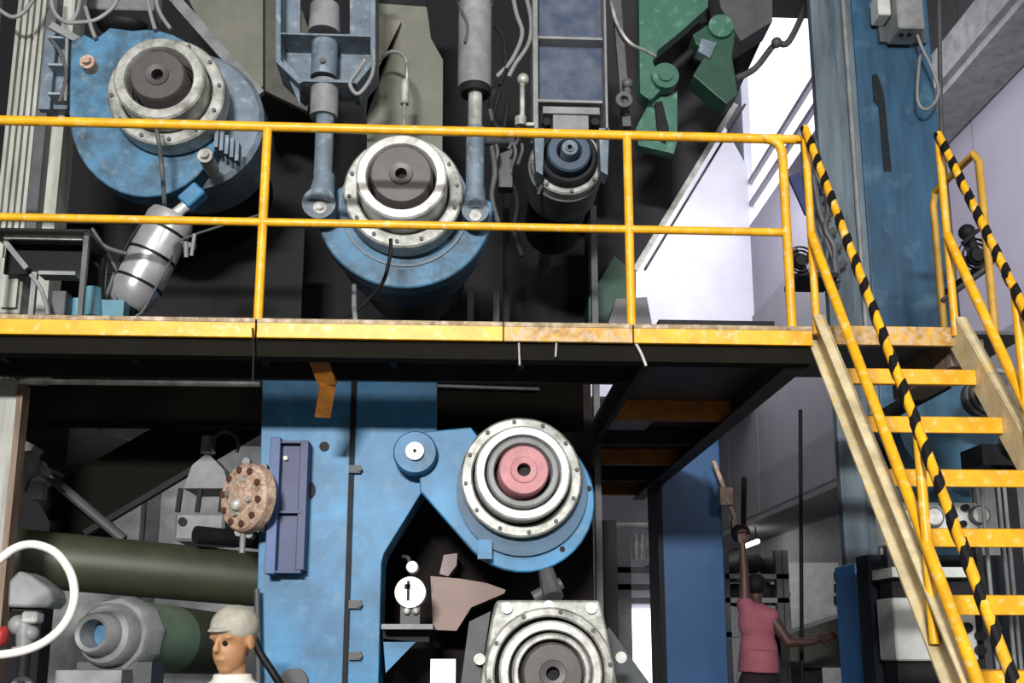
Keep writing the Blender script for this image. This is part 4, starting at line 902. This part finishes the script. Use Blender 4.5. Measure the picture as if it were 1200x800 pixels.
# chain hoist line over the worker
solo(MB().cyl(P(871, 632, 9.2), P(872, 560, 9.4), .025).sph(P(868, 625, 9.2), .09, n=8), 'hoist_hook', BLACK, 'black hoist hook above the raised arm of the worker', 'hook')
# bright floor-level door glow seen low: a real lit opening (daylight door) far back
T = thing('light_tube', 'white lamp tube under the far wall ledge', 'lamp', P(880, 637, 21.9))
em = bpy.data.materials.new('lamp_white'); em.use_nodes = True; e = em.node_tree.nodes['Principled BSDF']; e.inputs['Emission Color'].default_value = (1, 1, 1, 1); e.inputs['Emission Strength'].default_value = 6
MB().cyl(P(870, 641, 22.5), P(888, 634, 21.4), .05).build('tube', em, T)
for q in (P(872, 640, 22.4), P(886, 635, 21.5)): MB().cyl(q, (q.x, q.y, 4.15), .015).build('hanger', DARK, T)
# daylight doorways far back
em2 = bpy.data.materials.new('daylight_opening'); em2.use_nodes = True; e = em2.node_tree.nodes['Principled BSDF']; e.inputs['Emission Color'].default_value = (.95, .97, 1, 1); e.inputs['Emission Strength'].default_value = 2.2
struct(MB().span((P(738, 760, 33.8).x, 33.8, 0), (P(800, 760, 33.8).x, 33.98, P(0, 712, 33.8).z)), 'door_1', em2)
struct(MB().span((P(480, 760, 33.8).x, 33.8, 0), (P(560, 760, 33.8).x, 33.98, P(0, 725, 33.8).z)), 'door_2', em2)

# ------------------------------------------------------------------ people
SKIN = mat('skin', '#a87c56', .55, dirt='#8f6544', amt=.4, scale=14, bump=.05)
SKIND = mat('skin_dark', '#4a3129', .55, dirt='#36231d', amt=.4, scale=14, bump=.05)
CAPM = mat('cap_cloth', '#a9a69a', .85, dirt='#6f6a5c', amt=.6, scale=14)
SHIRTW = mat('white_shirt', '#dcd6d0', .85, dirt='#a8a29c', amt=.5, scale=10)
SHIRTP = mat('pink_shirt', '#935563', .85, dirt='#7c3a4c', amt=.5, scale=8)
TROU = mat('dark_trousers', '#2a2228', .85)
HAIR = mat('dark_hair', '#161214', .7)
def capsule(b, pts):
    for (p, r), (q, s_) in zip(pts[:-1], pts[1:]):
        b.cyl(p, q, r, s_, n=14); b.sph(p, r, n=8)
    b.sph(pts[-1][0], pts[-1][1], n=8)
def remesh(o, vox, it=6):
    m_ = o.modifiers.new('fuse', 'REMESH'); m_.mode = 'VOXEL'; m_.voxel_size = vox; m_.use_smooth_shade = True
    s_ = o.modifiers.new('smooth', 'SMOOTH'); s_.iterations = it; s_.factor = .5
def hand(b, wrist, d, up, s=1.0, curl=.5):
    d = Vector(d).normalized(); side = d.cross(Vector(up)).normalized(); n_ = side.cross(d)
    palm = wrist+d*.045*s; R_ = Matrix((side, d, n_)).transposed()
    b.box(palm, (.08*s, .09*s, .028*s), R_)
    for i, (o, L_) in enumerate(((-.031, .066), (-.01, .078), (.011, .072), (.031, .056))):
        p0 = wrist+d*.085*s+side*o*s; p1 = p0+(d*math.cos(curl*.5)-n_*math.sin(curl*.5))*L_*.5*s; p2 = p1+(d*math.cos(curl*1.5)-n_*math.sin(curl*1.5))*L_*.5*s
        capsule(b, [(p0, .0095*s), (p1, .009*s), (p2, .008*s)])
    t0 = wrist+d*.02*s-side*.035*s; t1 = t0+(d*.6-side*.8)*.04*s; capsule(b, [(t0, .012*s), (t1, .011*s), (t1+(d*.9-n_*.3)*.03*s, .009*s)])
def head(b, c, fwd, s=1.0):
    "c: head centre; fwd: facing direction"
    f = Vector(fwd).normalized(); r = f.cross(Vector((0, 0, 1))).normalized(); u_ = r.cross(f); R_ = Matrix((r, f, u_)).transposed()
    g = lambda x, y, z: c+(r*x+f*y+u_*z)*s
    b.sph(g(0, -.012, .03), .088*s, (.86, 1.08, 1.0), rot=R_); b.sph(g(0, .02, -.035), .068*s, (.88, .95, 1.15), rot=R_); b.sph(g(0, .045, -.09), .028*s, (1.2, .9, .8), rot=R_)
    b.sph(g(0, .098, -.02), .013*s, (1.1, 1.0, .9), n=8, rot=R_); capsule(b, [(g(0, .084, .02), .009*s), (g(0, .098, -.018), .011*s)])
    b.sph(g(-.028, .07, .025), .02*s, (1.3, .7, .5), n=8, rot=R_); b.sph(g(.028, .07, .025), .02*s, (1.3, .7, .5), n=8, rot=R_)
    b.sph(g(0, .078, -.056), .016*s, (1.5, .8, .4), n=8, rot=R_)
    for k in (-1, 1): b.sph(g(.078*k, -.01, -.005), .03*s, (.3, .7, 1.05), n=8, rot=R_)
    return g, R_
# worker 1: standing, grey cap
Yp = 4.6; hc = P(273, 752, Yp); hx, hz = hc.x, hc.z
T = thing('person', 'worker in light grey cap and white shirt standing at the bottom left', 'person', (hx, Yp, 0))
b = MB(); g, R_ = head(b, Vector((hx, Yp, hz)), (-.45, -.86, -.1), 1.16)
V = lambda x, y, z: Vector((hx+x, Yp+y, z))
sh = hz-.235
capsule(b, [(V(0, .01, hz-.05), .055), (V(0, .03, sh+.05), .062)])
b.sph(V(0, .04, sh-.08), .17, (1.05, .62, .9)); b.sph(V(0, .04, sh-.32), .15, (1.0, .65, 1.4)); b.sph(V(0, .04, sh-.55), .16, (1.05, .7, .9))
for k in (-1, 1):
    capsule(b, [(V(.17*k, .04, sh-.02), .06), (V(.22*k, .05, sh-.3), .045), (V(.2*k, -.02, sh-.54), .03)]); hand(b, V(.2*k, -.02, sh-.55), (0, -.15, -1), (k, 0, 0), 1, .6)
    capsule(b, [(V(.09*k, .04, sh-.6), .085), (V(.1*k, .03, sh-.98), .058), (V(.1*k, .05, .09), .04)]); capsule(b, [(V(.1*k, .06, .05), .045), (V(.11*k, -.12, .04), .038)])
o = b.build('body', SKIN, T); remesh(o, .0075, 4)
b = MB()
for k in (-1, 1): b.sph(g(.03*k, .082, .004), .011, n=8)
b.build('eyes', BLACK, T)
b = MB().sph(g(0, -.014, .058), .108, (.93, 1.08, .86), rot=R_); b.sph(g(.0, .07, .05), .05, (1.2, 1.1, .22), rot=R_)
o = b.build('cap', CAPM, T); remesh(o, .008, 4)
b = MB().sph(g(.03, -.03, -.01), .086, (.95, .95, 1.0), rot=R_); o = b.build('hair', mat('brown_hair', '#4a3626', .8), T); remesh(o, .008, 2)
b = MB(); b.sph(V(0, .045, sh-.06), .19, (1.1, .66, .75)); b.sph(V(0, .045, sh-.32), .175, (1.02, .68, 1.45)); b.sph(V(0, .045, sh-.5), .18, (1.02, .7, .8))
b.cyl(V(0, .03, sh), V(0, .03, sh+.10), .1, .082, 20)
for k in (-1, 1): capsule(b, [(V(.17*k, .045, sh-.02), .072), (V(.225*k, .05, sh-.26), .062)])
o = b.build('shirt', SHIRTW, T); remesh(o, .01, 3)
b = MB()
b.sph(V(0, .045, sh-.6), .175, (1.02, .7, .7))
for k in (-1, 1): capsule(b, [(V(.09*k, .04, sh-.62), .1), (V(.1*k, .03, sh-.98), .075), (V(.1*k, .05, .1), .06)])
o = b.build('trousers', TROU, T); remesh(o, .012, 3)
# worker 2: pink sleeveless shirt, arm up, arm out, seen from behind
Yq = 9.0
def W(u, v, dy=0): return P(u, v, Yq+dy)
T = thing('person', 'person in pink sleeveless top reaching out one arm beside deep blue column', 'person', (W(890, 790).x, Yq, .5))
sL = W(873, 708); sR = W(903, 722, -.05); nk = W(886, 704, .05); hd = W(886, 690, .08)
b = MB(); g2, R2 = head(b, hd, (.35, .93, -.2), 1.0)
capsule(b, [(hd, .05), (nk, .05), (W(887, 722), .07)])
pel = W(889, 800); 
b.sph(W(888, 730), .16, (.95, .7, 1.0)); b.sph(W(889, 765), .14, (1, .7, 1.5)); b.sph(pel, .16, (1, .75, .9))
capsule(b, [(sL, .055), (W(872, 668), .04), (W(870, 636, -.02), .028)]); hand(b, W(870, 636, -.02), (-.05, 0, 1), (0, 1, 0), 1, 1.4)
capsule(b, [(sR, .06), (W(924, 752, -.1), .045), (W(952, 752, -.12), .033), (W(960, 748, -.12), .028)]); hand(b, W(960, 748, -.12), (1, 0, .25), (0, 1, 0), 1, .7)
for k in (-1, 1):
    capsule(b, [(pel+Vector((.09*k, 0, -.05)), .09), (pel+Vector((.1*k, 0, -.45)), .06), (Vector((pel.x+.1*k, Yq+.02, .56)), .042)])
    capsule(b, [(Vector((pel.x+.1*k, Yq, .545)), .043), (Vector((pel.x+.11*k, Yq+.16, .54)), .036)])
o = b.build('body', SKIND, T); remesh(o, .009, 3)
b = MB().sph(g2(0, -.022, .04), .1, (.92, 1.08, 1.0), rot=R2); o = b.build('hair', HAIR, T); remesh(o, .01, 2)
b = MB(); b.sph(W(888, 730), .18, (.98, .72, 1.0)); b.sph(W(889, 762), .165, (1.02, .74, 1.3)); b.cyl(W(889, 762), W(889, 788), .165, .18, 24); capsule(b, [(sL, .075), (W(880, 722), .1), (sR, .078)])
o = b.build('shirt', SHIRTP, T); remesh(o, .012, 3)
b = MB(); b.sph(pel, .172, (1, .78, .9))
for k in (-1, 1): capsule(b, [(pel+Vector((.09*k, 0, -.05)), .105), (pel+Vector((.1*k, 0, -.45)), .08), (Vector((pel.x+.1*k, Yq+.02, .62)), .06)])
o = b.build('trousers', TROU, T); remesh(o, .012, 3)
solo(MB().span((pel.x-.5, Yq-.35, 0), (pel.x+.5, Yq+.4, .5), bev=.01), 'step_platform', DARK, 'dark step block that the worker in pink stands on', 'step')
